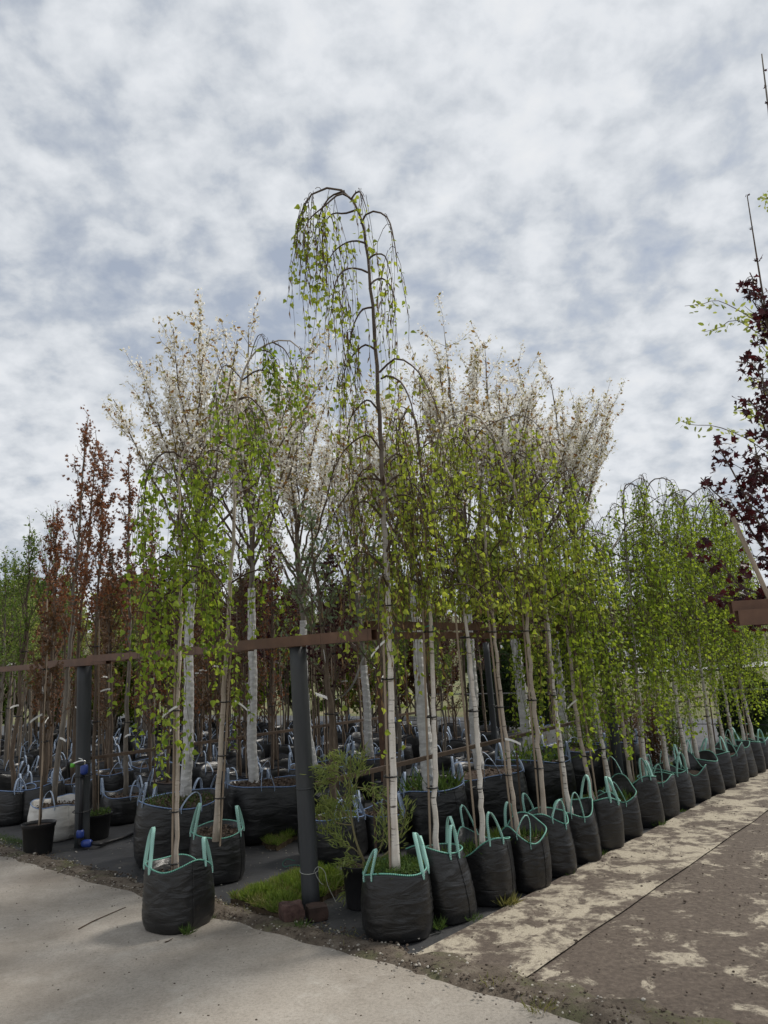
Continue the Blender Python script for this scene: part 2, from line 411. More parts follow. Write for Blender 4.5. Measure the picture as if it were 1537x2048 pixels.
def copy_tree(o, parent=None):
    c = o.copy(); col.objects.link(c)
    if parent is not None:
        c.parent = parent
        c.matrix_parent_inverse = o.matrix_parent_inverse.copy()
    for ch in list(o.children):
        copy_tree(ch, c)
    return c
def box(lo, hi):
    x0, y0, z0 = lo; x1, y1, z1 = hi
    v = [(x0, y0, z0), (x1, y0, z0), (x1, y1, z0), (x0, y1, z0), (x0, y0, z1), (x1, y0, z1), (x1, y1, z1), (x0, y1, z1)]
    f = [(0, 3, 2, 1), (4, 5, 6, 7), (0, 1, 5, 4), (1, 2, 6, 5), (2, 3, 7, 6), (3, 0, 4, 7)]
    return np.array(v, float), np.array(f)
def smooth_path(pts, n):
    p = np.asarray(pts, float)
    if len(p) < 3:
        t = np.linspace(0, 1, n)[:, None]
        return p[0] * (1 - t) + p[-1] * t
    d = np.concatenate([[0], np.cumsum(np.linalg.norm(np.diff(p, axis=0), axis=1))])
    e = np.vstack([2 * p[0] - p[1], p, 2 * p[-1] - p[-2]])
    out = []
    for s in np.linspace(0, d[-1] * 0.99999, n):
        i = int(np.searchsorted(d, s, 'right') - 1); i = min(i, len(p) - 2)
        u = (s - d[i]) / max(d[i + 1] - d[i], 1e-9)
        a, b, c, g = e[i], e[i + 1], e[i + 2], e[i + 3]
        out.append(0.5 * (2 * b + (c - a) * u + (2 * a - 5 * b + 4 * c - g) * u * u + (3 * b - a - 3 * c + g) * u ** 3))
    return np.array(out)
def frames(path):
    t = np.gradient(path, axis=0); t /= np.linalg.norm(t, axis=1)[:, None] + 1e-9
    ref = np.array([0.31, 0.95, 0.05]) if abs(t[:, 2]).mean() > 0.5 else np.array([0.05, 0.1, 1.0])
    s = np.cross(t, ref); s /= np.linalg.norm(s, axis=1)[:, None] + 1e-9
    return t, s, np.cross(s, t)
def tube(mb, path, rad, sides=6, cap=True, wob=0.0):
    path = np.asarray(path, float); n = len(path)
    rad = np.broadcast_to(np.asarray(rad, float), (n,))
    t, s, b = frames(path)
    a = np.linspace(0, 2 * np.pi, sides, endpoint=False)
    rr = rad[:, None] * np.ones(sides)
    if wob:
        rr = rr * (1 + wob * rng.standard_normal((n, sides)))
    v = path[:, None] + rr[:, :, None] * (np.cos(a)[None, :, None] * s[:, None] + np.sin(a)[None, :, None] * b[:, None])
    i = np.arange(n - 1)[:, None] * sides; j = np.arange(sides)[None]; k = (j + 1) % sides
    q = np.stack([i + j, i + k, i + sides + k, i + sides + j], -1).reshape(-1, 4)
    fs = [q]
    if cap:
        fs.append(np.arange(sides)[None, ::-1]); fs.append((np.arange(sides) + (n - 1) * sides)[None])
    mb.add(v.reshape(-1, 3), fs)
    return mb
def unit(v):
    return v / (np.linalg.norm(v, axis=-1, keepdims=True) + 1e-9)
LEAF = {
    'heart': (np.array([(0, 0, 0), (.30, .04, .05), (.46, .32, .08), (.20, .74, .03), (0, 1.1, -.06), (-.20, .74, .03), (-.46, .32, .08), (-.30, .04, .05)]), np.array([(0, 1, 2, 3, 4), (0, 4, 5, 6, 7)])),
    'kite': (np.array([(0, 0, 0), (.42, .34, .07), (0, 1.05, -.05), (-.42, .34, .07)]), np.array([(0, 1, 2), (0, 2, 3)])),
    'oval': (np.array([(0, 0, 0), (.24, .3, .06), (.2, .7, .05), (0, 1, -.05), (-.2, .7, .05), (-.24, .3, .06)]), np.array([(0, 1, 2, 3), (0, 3, 4, 5)])),
    'narrow': (np.array([(0, 0, 0), (.085, .35, .02), (0, 1, -.12), (-.085, .35, .02)]), np.array([(0, 1, 2), (0, 2, 3)])),
    'blade': (np.array([(-.045, 0, 0), (.045, 0, 0), (.03, .55, .06), (0, 1, .22), (-.03, .55, .06)]), np.array([(0, 1, 2, 3, 4)])),
    'petal': (np.array([(-.16, 0, 0), (.16, 0, 0), (.5, .55, .2), (.12, .42, .0), (0, 1, .1), (-.12, .42, 0), (-.5, .55, .2)]), np.array([(0, 1, 3, 5), (1, 2, 3, 3), (3, 4, 5, 5), (0, 5, 6, 6)])),
    'maple': (np.array([(0, 0, 0), (.28, .02, .0), (.55, .12, .1), (.34, .30, .04), (.62, .62, .1), (.20, .56, .02), (0, 1.1, -.08), (-.20, .56, .02), (-.62, .62, .1), (-.34, .30, .04), (-.55, .12, .1), (-.28, .02, 0)]), None),
}
LEAF['petal'] = (np.array([(-.5, .1, .1), (.0, -.05, 0), (.5, .1, .1), (.28, .62, .02), (0, 1.0, .12), (-.28, .62, .02)]), np.array([(0, 1, 2, 3), (0, 3, 4, 5)]))
LEAF['maple'] = (LEAF['maple'][0], np.array([(0, 1, 2, 3), (0, 3, 4, 5), (0, 5, 6, 7), (0, 7, 8, 9), (0, 9, 10, 11)]))
def leaves(mb, pos, d, size, shape, rg=rng):
    pos = np.asarray(pos, float); n = len(pos)
    if n == 0:
        return mb
    V, F = LEAF[shape]
    d = unit(np.asarray(d, float)); nr = rg.standard_normal((n, 3)); s = unit(np.cross(d, nr)); b = np.cross(s, d)
    size = np.broadcast_to(np.asarray(size, float), (n,))
    v = pos[:, None] + size[:, None, None] * (V[None, :, 0:1] * s[:, None] + V[None, :, 1:2] * d[:, None] + V[None, :, 2:3] * b[:, None])
    m = len(V)
    f = (F[None] + (np.arange(n) * m)[:, None, None]).reshape(-1, F.shape[1])
    return mb.add(v.reshape(-1, 3), f)
class SN:
    """cheap smooth noise: a sum of sines"""
    def __init__(self, rg, k=6, f=(1, 4)):
        self.w = rg.uniform(*f, (k, 3)) * rg.choice([-1, 1], (k, 3)); self.p = rg.uniform(0, 6.28, k)
    def __call__(self, p):
        return np.sin(np.asarray(p) @ self.w.T + self.p).mean(-1)

# ------------------------------------------------------------------ planter bags
def ribbon(mb, path, side, wid, thick, vscale):
    """webbing strap: flat strip with thickness; UV counts weave cells"""
    t = unit(np.gradient(path, axis=0)); sd = unit(side - (side * t).sum(1, keepdims=True) * t); nm = np.cross(t, sd)
    n = len(path)
    c = np.stack([path - sd * wid / 2 - nm * thick / 2, path + sd * wid / 2 - nm * thick / 2, path + sd * wid / 2 + nm * thick / 2, path - sd * wid / 2 + nm * thick / 2], 1)
    L = np.concatenate([[0], np.cumsum(np.linalg.norm(np.diff(path, axis=0), axis=1))]) / vscale
    us = [0.02, 3.98, 3.98, 0.02]
    f, uv = [], []
    for i in range(n - 1):
        for k in range(4):
            k2 = (k + 1) % 4
            f.append((i * 4 + k, i * 4 + k2, i * 4 + 4 + k2, i * 4 + 4 + k))
            uv.append(((us[k], L[i]), (us[k2], L[i]), (us[k2], L[i + 1]), (us[k], L[i + 1])))
    mb.add(c.reshape(-1, 3), np.array(f), np.array(uv))
def bag_parts(root, Rr, H, trim='green', mat='bag_black', soil=0.05, handles=((0.6, 0.0), (3.4, 0.1)), seed=0, res=(44, 18), wr=1.0, sag=0.03, chips=0, tilt=(0, 0), hh=0.15, square=0.10):
    rg = np.random.default_rng(seed)
    nt, nz = res
    th = np.linspace(0, 2 * np.pi, nt, endpoint=False)
    sn, sn2, sn3 = SN(rg, 7, (1, 3)), SN(rg, 7, (3, 8)), SN(rg, 4, (1, 2.2))
    sq = 1 + square * np.cos(4 * th + rg.uniform(0, 6)) * 0.5
    zs = np.concatenate([[0.0, 0.03, 0.08], np.linspace(0.15, 1, nz - 3)])
    rimz = H + sag * sn3(np.c_[np.cos(th), np.sin(th), th * 0]) * 2.0 + sag * 0.4 * np.sin(3 * th + rg.uniform(0, 6))
    rings = []
    for z in zs:
        base = 0.93 + 0.09 * min(1, z / 0.12) + 0.03 * math.sin(math.pi * z) - 0.04 * z ** 3
        p = np.c_[np.cos(th) * 1.2, np.sin(th) * 1.2, np.full(nt, z * 1.6)]
        crease = 1 - np.abs(sn2(p * np.array([1, 1, 5.0]))) * 2.2
        r = Rr * sq * base * (1 + 0.045 * sn(p)) + wr * Rr * 0.018 * crease * math.sin(math.pi * min(1, z * 0.93 + 0.05))
        if z > 0.75:
            r = r * (1 - (z - 0.75) * 0.16 * np.maximum(0, sn2(p * 0.6 + 3)))
        zz = z * rimz
        rings.append(np.c_[r * np.cos(th) + tilt[0] * zz, r * np.sin(th) + tilt[1] * zz, zz])
    top = rings[-1]
    cx = np.array([tilt[0] * H, tilt[1] * H, 0])
    inner = top - 0.012 * unit((top - cx) * np.array([1, 1, 0]))
    zsoil = H - soil
    low = (inner - cx) * np.array([0.985, 0.985, 0]) + cx * (zsoil / H) + np.array([0, 0, zsoil - 0.03])
    rings += [inner, low]
    v = np.concatenate(rings); m = len(rings)
    i = np.arange(m - 1)[:, None] * nt; j = np.arange(nt)[None]; k = (j + 1) % nt
    q = np.stack([i + j, i + k, i + nt + k, i + nt + j], -1).reshape(-1, 4)
    b = MB(); b.add(v, [q, np.arange(nt)[None, ::-1]]); b.obj('bag_wall', mat, root, True)
    if nt > 40:
        for a0 in ((nt * 3) // 8 + int(rg.integers(0, 5)), (nt * 7) // 8 + int(rg.integers(0, 5))):
            sp_ = np.array([r_[a0 % nt] for r_ in rings[1:-2]]); sp_ = sp_ + 0.001 * unit((sp_ - cx) * np.array([1, 1, 0])); sb = MB(); tube(sb, sp_, 0.0032, 5, False); sb.obj('seam', mat, root, True)
    # soil
    s = MB(); nr = 5; sv = [np.array([[cx[0], cx[1], zsoil + 0.012]])]
    for q_ in range(1, nr + 1):
        fr = q_ / nr * 0.995
        ring = low * np.array([1, 1, 0]) * fr + cx * (1 - fr) + np.array([0, 0, zsoil])
        ring[:, 2] += 0.014 * sn2(ring * np.array([9, 9, 1]) + 1) + 0.012 * (1 - fr) - (0.0 if q_ < nr else 0.008)
        sv.append(ring)
    sf4 = []
    tri = np.stack([np.zeros(nt, int), 1 + np.arange(nt), 1 + (np.arange(nt) + 1) % nt], 1)
    for q_ in range(nr - 1):
        a0 = 1 + q_ * nt; jj = np.arange(nt); kk = (jj + 1) % nt
        sf4.append(np.stack([a0 + jj, a0 + nt + jj, a0 + nt + kk, a0 + kk], 1))
    s.add(np.concatenate(sv), [tri] + sf4); s.obj('soil', 'soil', root, True)
    if chips:
        c = MB(); rr = Rr * 0.85 * np.sqrt(rg.random(chips)); aa = rg.uniform(0, 6.28, chips)
        pos = np.c_[rr * np.cos(aa) + cx[0], rr * np.sin(aa) + cx[1], zsoil + 0.012 + 0.012 * rg.random(chips)]
        dd = rg.standard_normal((chips, 3)) * np.array([1, 1, 0.35])
        leaves(c, pos, dd, rg.uniform(0.012, 0.028, chips), 'petal', rg); c.obj('bark_mulch', 'bark_chip', root, kind='stuff')
    # rim cord
    rc = MB(); path = np.vstack([top, top[:1]]) + np.array([0, 0, 0.002]); sides = 5
    t, sd, bn = frames(path); sd = unit((path - cx) * np.array([1, 1, 0])); bn = np.broadcast_to([0, 0, 1.0], sd.shape)
    a = np.linspace(0, 2 * np.pi, sides, endpoint=False); rad = 0.0052 if trim != 'black' else 0.004
    vv = path[:, None] + rad * (np.cos(a)[None, :, None] * sd[:, None] + np.sin(a)[None, :, None] * bn[:, None])
    L = np.concatenate([[0], np.cumsum(np.linalg.norm(np.diff(path, axis=0), axis=1))]) / 0.006
    f, uv = [], []
    for i_ in range(nt):
        for k_ in range(sides):
            k2 = (k_ + 1) % sides
            f.append((i_ * sides + k_, i_ * sides + k2, (i_ + 1) * sides + k2, (i_ + 1) * sides + k_))
            uv.append(((0.1, L[i_]), (0.9, L[i_]), (0.9, L[i_ + 1]), (0.1, L[i_ + 1])))
    rc.add(vv.reshape(-1, 3), np.array(f), np.array(uv)); rc.obj('rim_cord', 'cord_' + trim, root, True)
    # handles
    for (az, lean) in handles:
        half = 0.17 if Rr < 0.3 else 0.12
        ia, ib = [top[int(((az + o_) / (2 * np.pi) * nt) % nt)] for o_ in (-half * 1.6, half * 1.6)]
        outv = np.array([math.cos(az), math.sin(az), 0])
        h2 = hh * rg.uniform(0.85, 1.25); lean = lean + rg.uniform(-0.03, 0.02)
        mid = (ia + ib) / 2 + outv * lean + np.array([0, 0, h2])
        tang = np.array([-math.sin(az), math.cos(az), 0]); sp = 0.04
        skew = tang * rg.uniform(-0.05, 0.05)
        ctrl = [ia + np.array([0, 0, -0.035]), ia + np.array([0, 0, 0.01]), ia * 0.8 + ib * 0.2 + np.array([0, 0, h2 * 0.72]) + outv * lean * 0.6 + skew * .7,
                mid + skew, ib * 0.8 + ia * 0.2 + np.array([0, 0, h2 * 0.72]) + outv * lean * 0.6 + skew * .7, ib + np.array([0, 0, 0.01]), ib + np.array([0, 0, -0.035])]
        pth = smooth_path(ctrl, 18 if res[0] > 30 else 12)
        hb = MB(); tw = rg.uniform(-0.5, 0.5)
        side = np.tile(outv * math.cos(tw) + tang * 0.3 * math.sin(tw), (len(pth), 1)) + np.array([0.02, 0.01, 0.0])
        ribbon(hb, pth + outv * 0.002, side, 0.024, 0.0035, 0.0062); hb.obj('handle', 'web_' + ('blue' if trim != 'green' else 'green'), root, True)
    return zsoil
def bag(label, loc, Rr, H, group=None, rot=0.0, name='planter_bag', **k):
    o = thing(name, label, 'planter bag', loc, rot, group)
    bag_parts(o, Rr, H, **k)
    return o

# ------------------------------------------------------------------ trees
def ties(root, pts, zlist, rad=0.02, off=(0, 0)):
    for z in zlist:
        i = int(np.argmin(np.abs(pts[:, 2] - z))); c = pts[i]
        mb = MB(); a = np.linspace(0, 2 * np.pi, 11)
        ex, ey = rad * 1.5, rad * 1.15
        pa = np.c_[c[0] + off[0] + ex * np.cos(a), c[1] + off[1] + ey * np.sin(a), c[2] + 0.004 * np.sin(a)]
        tube(mb, pa, 0.0048, 4, False); mb.obj('tie', 'tie', root)
def flag(root, p, d, L=0.11, wid=0.016):
    d = unit(np.asarray(d, float)); s = np.array([0, 0, wid / 2]) + d * 0
    pts = np.array([p + d * (L * u) + np.array([0, 0, -0.03 * u * u]) for u in np.linspace(0, 1, 5)])
    mb = MB(); n = np.cross(d, [0, 0, 1.0]) * 0.001
    c = np.stack([pts - s - n, pts + s - n, pts + s + n, pts - s + n], 1)
    f = [(i * 4 + k, i * 4 + (k + 1) % 4, i * 4 + 4 + (k + 1) % 4, i * 4 + 4 + k) for i in range(4) for k in range(4)]
    mb.add(c.reshape(-1, 3), np.array(f)); mb.obj('plant_tag', 'tag', root)
def stake(root, pts, z0, z1, off, r=0.0078):
    z = np.linspace(z0, z1, 8)
    p = np.array([[np.interp(q, pts[:, 2], pts[:, 0]) + off[0], np.interp(q, pts[:, 2], pts[:, 1]) + off[1], q] for q in z])
    p[:, :2] = p[0, :2] + (p[-1, :2] - p[0, :2]) * ((z - z0) / (z1 - z0))[:, None]
    mb = MB(); tube(mb, p, r, 4 if r > 0.0079 else 5); mb.obj('stake', 'stake_wood', root)
def birch(label, base, trunk, seed, r0=0.016, zb=1.6, nb=12, reach=0.4, rise=0.22, drop=0.5, twl=(0.35, 0.9), ntw=11, lsp=0.032, lsz=0.036, bark='birch_bark', shape='heart', lmat='birch_leaf',
          stake_to=2.2, soff=(-0.035, -0.01), catkins=0, bare=0.0, tags=(), group='weeping birches in bags along the path', extra=(), dens=1.0, azw=None, tie_z=(0.75, 1.25, 1.75), minz=0.6, wisps=(), tipx=1.2, rexp=0.75, zauto=None):
    """weeping birch; base is the soil point, trunk a list of points in the world"""
    rg = np.random.default_rng(seed)
    base = np.asarray(base, float)
    root = thing('weeping_birch', label, 'birch tree', base, 0, group)
    T = smooth_path(np.asarray(trunk) - base, 46)
    T[1:-1] += 0.004 * rg.standard_normal((44, 3)) * np.array([1, 1, 0])
    n = len(T); s = np.linspace(0, 1, n)
    rad = r0 * (1 - s) ** rexp + 0.0035; rad[:3] *= (1.35, 1.18, 1.06)
    mb = MB(); tube(mb, T, rad, 10, True, 0.03)
    mb.obj('trunk', bark, root, True)
    br, lv_p, lv_d, ck_p, ck_d = MB(), [], [], [], []
    def twig(p, outd, L, leaf=True, r=0.0022):
        m = max(5, int(L / 0.09)); u = np.linspace(0, 1, m)
        wv = np.cumsum(rg.standard_normal((m, 2)) * 0.012, 0)
        sw = 0.10 * L
        pth = p + np.c_[outd[0] * sw * np.sqrt(u) + wv[:, 0], outd[1] * sw * np.sqrt(u) + wv[:, 1], -L * u]
        tube(br, pth, np.linspace(r, 0.0010, m), 3, False)
        if not leaf:
            return
        k = int(L / lsp * dens)
        if k < 1:
            return
        uu = np.sort(rg.uniform(0.04, 1, k)); uu = uu[rg.random(k) > bare]
        q = np.stack([np.interp(uu, u, pth[:, a]) for a in range(3)], 1)
        dd = rg.standard_normal((len(q), 3)) * np.array([0.75, 0.75, 0.35]) + np.array([0, 0, -0.75])
        q = q + unit(dd * np.array([1, 1, 0.3])) * rg.uniform(0.004, 0.02, (len(q), 1))
        lv_p.append(q); lv_d.append(dd)
        if catkins:
            kc = rg.poisson(catkins * L)
            uc = rg.uniform(0.1, 1, kc)
            ck_p.append(np.stack([np.interp(uc, u, pth[:, a]) for a in range(3)], 1)); ck_d.append(rg.standard_normal((kc, 3)) * 0.15 + np.array([0, 0, -1]))
    def hang(path, ntw_, r_b, scale=1.0):
        m = len(path)
        for q in range(ntw_):
            u = rg.uniform(0.22, 1.0); i = u * (m - 1); i0 = min(int(i), m - 2)
            p = path[i0] * (1 - (i - i0)) + path[i0 + 1] * (i - i0)
            od = unit((path[min(i0 + 1, m - 1)] - path[i0]) * np.array([1, 1, 0]) + rg.standard_normal(3) * 0.25 * np.array([1, 1, 0]))
            L = rg.uniform(*twl) * scale * (0.7 + 0.4 * u)
            L = min(L, p[2] + base[2] - minz) if p[2] + base[2] - minz > 0.1 else 0.1
            p2 = p
            if rg.random() < 0.5:
                e = p + od * rg.uniform(0.02, 0.06) + np.array([0, 0, -0.01])
                tube(br, smooth_path([p, (p + e) / 2 + np.array([0, 0, 0.02]), e], 4), 0.0025, 3, False); p2 = e
            twig(p2, od, L)
    az = rg.uniform(0, 6.28)
    ztop = T[:, 2].max() if zauto is None else zauto
    hi = T[:, 2].argmax()
    for k in range(nb):
        u = (k + 0.5 + rg.uniform(-0.3, 0.3)) / nb
        zc = zb - base[2] + u * (ztop - zb + base[2])
        i = int(np.argmin(np.abs(T[:hi + 1, 2] - zc)))
        az += 2.399 + rg.uniform(-0.4, 0.4)
        a_ = az if azw is None else azw + rg.uniform(-1.1, 1.1) + (math.pi if rg.random() < 0.3 else 0)
        h = np.array([math.cos(a_), math.sin(a_), 0])
        rc = reach * rg.uniform(0.65, 1.25) * (1.1 - 0.35 * u); ri = rise * rg.uniform(0.5, 1.3); dr = drop * rg.uniform(0.6, 1.3)
        w = np.linspace(0, 1, 11)[:, None]
        side = np.array([-h[1], h[0], 0]) * rg.uniform(-0.12, 0.12)
        pth = T[i] + h * rc * (1 - (1 - w) ** 1.7) + side * w + np.array([0, 0, 1]) * (ri * np.sin(np.minimum(w * 1.5, 1.0) * np.pi / 2 * 1.25) - dr * w ** 2.4)
        rb = max(0.0045, min(rad[i] * 0.6, 0.009))
        tube(br, pth, np.linspace(rb, 0.002, 11), 5, False)
        hang(pth, int(ntw * rg.uniform(0.7, 1.3)), rb)
    for pts in extra:            # limbs seen one by one in the photograph
        pth = smooth_path(np.asarray(pts) - base, 12)
        tube(br, pth, np.linspace(0.008, 0.0022, 12), 5, False)
        hang(pth, int(ntw * (1.3 if pth[-1][0] < pth[0][0] else 0.75)), 0.006)
    hang(T[hi - 2:], int(ntw * tipx), 0.005)
    for (p, L) in wisps:
        for q in range(4):
            twig(np.asarray(p) - base + rg.standard_normal(3) * np.array([.04, .04, .02]), rg.standard_normal(3), L * rg.uniform(0.8, 1.1))
    br.obj('branches', 'twig', root)
    if lv_p:
        lp = np.concatenate(lv_p); ld = np.concatenate(lv_d)
        lb = MB(); leaves(lb, lp, ld, lsz * rg.uniform(0.35, 1.3, len(lp)), shape, rg)
        lb.obj('crown', lmat, root, kind='stuff')
    if catkins and ck_p:
        cp = np.concatenate(ck_p)
        if len(cp):
            cb = MB(); leaves(cb, cp, np.concatenate(ck_d), rg.uniform(0.04, 0.075, len(cp)), 'narrow', rg); cb.obj('catkins', 'catkin', root, kind='stuff')
    up = T[:hi + 1]
    if stake_to:
        stake(root, up, -0.04, stake_to - base[2], soff)
        ties(root, up, [z - base[2] for z in tie_z if z < stake_to], rad[8] + 0.008, (soff[0] / 2, soff[1] / 2))
    for (p, d) in tags:
        flag(root, np.asarray(p) - base, d)
    return root
def upright(label, cat, name, base, H, seed, r0=0.03, zc=1.0, nl=14, spread=0.5, ang=0.5, ntw=7, twl=0.28, leaf=('copper_leaf', 'oval', 0.035, 5), bloom=0, bark='grey_bark', lean=(0, 0), wrap=0, stk=0.0,
            group=None, tags=0, sides=7, vase=1.0, bend=0.0, ftop=0.92, fan=0.0, ajit=0.25, clsp=0.055, split=True, fsz=(0.017, 0.027), fk=(4, 10)):
    """upright nursery tree: leader, rising limbs, short twigs with leaf clusters; base is the soil point"""
    rg = np.random.default_rng(seed)
    base = np.asarray(base, float)
    root = thing(name, label, cat, base, 0, group)
    z = np.linspace(0, H, 26); u = z / H
    wob = np.cumsum(rg.standard_normal((26, 2)) * 0.009, 0)
    T = np.c_[lean[0] * z + wob[:, 0] + bend * np.sin(u * 3) * 0.1, lean[1] * z + wob[:, 1], z]
    T[0, :2] = 0
    rad = r0 * (1 - u) ** 0.8 + 0.003
    mb = MB(); tube(mb, T, rad, max(sides, 6), True, 0.03); mb.obj('trunk', bark, root, True)
    lb = MB(); fl_p, lf_p, lf_d = [], [], []
    lm, lshape, lsz, ncl = leaf
    def cluster(p, d, k):
        lf_p.append(p + rg.standard_normal((k, 3)) * 0.018); lf_d.append(d * 0.5 + rg.standard_normal((k, 3)) * 0.8 + np.array([0, 0, -0.1]))
    def shoot(p, d, L, r, depth):
        nonlocal lb
        m = max(5, int(L / 0.12) + 3); w = np.linspace(0, 1, m)[:, None]
        up = np.array([0, 0, 1.0]); d = unit(d)
        jit = np.cumsum(rg.standard_normal((m, 3)) * 0.009, 0) * (w > 0)
        pth = p + d * L * w * (1 - 0.25 * w) + up * L * 0.42 * w ** 1.8 * (1 - abs(d[2])) * vase + jit
        tube(lb, pth, np.linspace(r, max(0.0016, r * 0.25), m), 5 if depth == 0 else 3, False)
        tg = unit(pth[-1] - pth[-2])
        if depth == 0:
            for q in range(ntw):
                a = rg.uniform(0.18, 1.0); i = min(int(a * (m - 1)), m - 2)
                dd = unit(pth[i + 1] - pth[i]) * 0.9 + unit(rg.standard_normal(3)) * 0.75 + up * 0.25
                shoot(pth[i], dd, twl * rg.uniform(0.5, 1.2) * (1.15 - 0.5 * a), 0.003, 1)
        nn = max(2, int(L / clsp))
        for a in np.linspace(0.3 if depth else 0.45, 1, nn):
            i = min(int(a * (m - 1)), m - 1)
            cluster(pth[i], tg, max(1, int(ncl * rg.uniform(0.5, 1.5))))
            if bloom and rg.random() < bloom:
                k = rg.integers(*fk)
                fl_p.append(pth[i] + rg.standard_normal((k, 3)) * 0.028 + np.array([0, 0, 0.01]))
    az = rg.uniform(0, 6.28)
    for k in range(nl):
        f = (k + rg.uniform(0, 0.8)) / nl
        zz = zc + f * (H * ftop - zc); az += 2.399 + rg.uniform(-0.5, 0.5)
        i = int(np.argmin(np.abs(z - zz))); a = ang * rg.uniform(1 - ajit, 1 + ajit) * (1 - 0.35 * f)
        d = np.array([math.cos(az) * math.sin(a), math.sin(az) * math.sin(a), math.cos(a)])
        L = spread / max(0.25, math.sin(ang)) * (1.05 - 0.75 * f ** 1.3) * rg.uniform(0.7, 1.15)
        L = min(L, (H * 1.05 - zz) / max(0.3, math.cos(a)) + 0.15)
        if fan:
            L = (H * 1.0 - zz) * rg.uniform(0.6, 1.05) * fan
        if split:
            keep, lb = lb, MB()
        shoot(T[i], d, L, max(0.0045, rad[i] * 0.55), 0)
        if split:
            lb.obj('limb', bark if bark != 'grey_bark' else 'brown_bark', root); lb = keep
    for a in np.linspace(0.6, 1, int(H * 7)):
        i = min(int(a * 25), 25)
        if z[i] > zc:
            cluster(T[i], np.array([0, 0, 1.0]), max(1, int(ncl)))
            if rg.random() < 0.6:
                shoot(T[i], rg.standard_normal(3) * 0.6 + np.array([0, 0, 0.6]), twl * 0.7, 0.003, 1)
    lb.obj('branches', bark if bark != 'grey_bark' else 'brown_bark', root)
    lp = np.concatenate(lf_p); ld = np.concatenate(lf_d)
    c = MB(); leaves(c, lp, ld, lsz * rg.uniform(0.6, 1.25, len(lp)), lshape, rg); c.obj('crown', lm, root, kind='stuff')
    if fl_p:
        fp = np.concatenate(fl_p); f = MB(); leaves(f, fp, rg.standard_normal((len(fp), 3)), rg.uniform(*fsz, len(fp)), 'petal', rg); f.obj('blossom', 'blossom', root, kind='stuff')
    if wrap:
        nz = 90; zz = np.linspace(-0.02, wrap, nz); a = np.linspace(0, 2 * np.pi, 12, endpoint=False); nw = SN(rg, 5, (3, 9))
        vv = []
        for q in zz:
            cx, cy = np.interp(q, T[:, 2], T[:, 0]), np.interp(q, T[:, 2], T[:, 1]); rr = np.interp(q, T[:, 2], rad)
            ph = (q / 0.075 + a / (2 * np.pi)) % 1.0
            rr = rr + 0.006 + 0.005 * ph + 0.004 * nw(np.c_[np.cos(a), np.sin(a), np.full(12, q * 6)])
            vv.append(np.c_[cx + rr * np.cos(a), cy + rr * np.sin(a), np.full(12, q)])
        i = np.arange(nz - 1)[:, None] * 12; j = np.arange(12)[None]; k = (j + 1) % 12
        wb = MB(); wb.add(np.concatenate(vv), np.stack([i + j, i + k, i + 12 + k, i + 12 + j], -1).reshape(-1, 4)); wb.obj('trunk_wrap', 'wrap', root, False)
    if stk:
        o = rg.uniform(0, 6.28); stake(root, T, -0.03, stk, (0.03 * math.cos(o), 0.03 * math.sin(o)), 0.008)
        ties(root, T, [stk * 0.45, stk * 0.85], r0 + 0.012)
    for k in range(tags):
        zz = rg.uniform(0.7, 1.5); i = int(np.argmin(np.abs(z - zz))); flag(root, T[i] + np.array([0, -r0, 0]), (rg.uniform(-1, 1), -0.6, rg.uniform(-.5, .5)), 0.13, 0.02)
    return root
def blades(mb, pos, h, rg, lean=0.5, shape='blade', wid=1.0):
    n = len(pos); d = rg.standard_normal((n, 3)) * np.array([lean, lean, 0.1]) + np.array([0, 0, 1])
    return leaves(mb, pos, d, h, shape, rg)

# ================================================================== SETTING
def sheet(name, poly_rows, mat, smooth=False):
    """grid of points given row by row"""
    a = np.asarray(poly_rows, float); n, m = a.shape[:2]
    i = np.arange(n - 1)[:, None] * m; j = np.arange(m - 1)[None]
    q = np.stack([i + j, i + j + 1, i + m + j + 1, i + m + j], -1).reshape(-1, 4)
    b = MB(); b.add(a.reshape(-1, 3), q); o = b.obj(name, mat, None, smooth); o['kind'] = 'structure'
    return o
# far ground, reaching the horizon
sheet('ground', [[(x, y, -0.03) for x in (-1500, -60, 0, 60, 1500)] for y in (-1200, -30, 60, 1600)], 'field')
# concrete yard: irregular front edge along AW
wsn = SN(np.random.default_rng(3), 9, (1.5, 9))
wl_ = np.linspace(-9, 26, 1400)
edge = -0.36 + 0.07 * wsn(np.c_[wl_, wl_ * 0, wl_ * 0]) + 0.03 * np.sin(wl_ * 1.3) + 0.022 * SN(np.random.default_rng(4), 12, (14, 70))(np.c_[wl_, wl_ * 0, wl_ * 0]) - 0.03 * (wl_ < -1.4) * (-1.4 - wl_)
rows = [[W(-30, w_, 0.004) for w_ in wl_], [W(e_, w_, 0.004) for w_, e_ in zip(wl_, edge)], [W(e_ + 0.012, w_, -0.02) for w_, e_ in zip(wl_, edge)]]
sheet('concrete_yard', rows, 'concrete')
# weed mat under the nursery beds, gently rumpled
vs, ws = np.linspace(-0.33, 14, 90), np.linspace(-1.12, 26, 150)
msn = SN(np.random.default_rng(5), 8, (1, 7))
V_, W_ = np.meshgrid(vs, ws, indexing='ij')
zz = 0.006 * msn(np.stack([V_, W_, V_ * 0], -1)) - 0.004
sheet('weed_mat_floor', [[W(V_[i, j], W_[i, j], zz[i, j]) for j in range(150)] for i in range(90)], 'weed_mat', True)
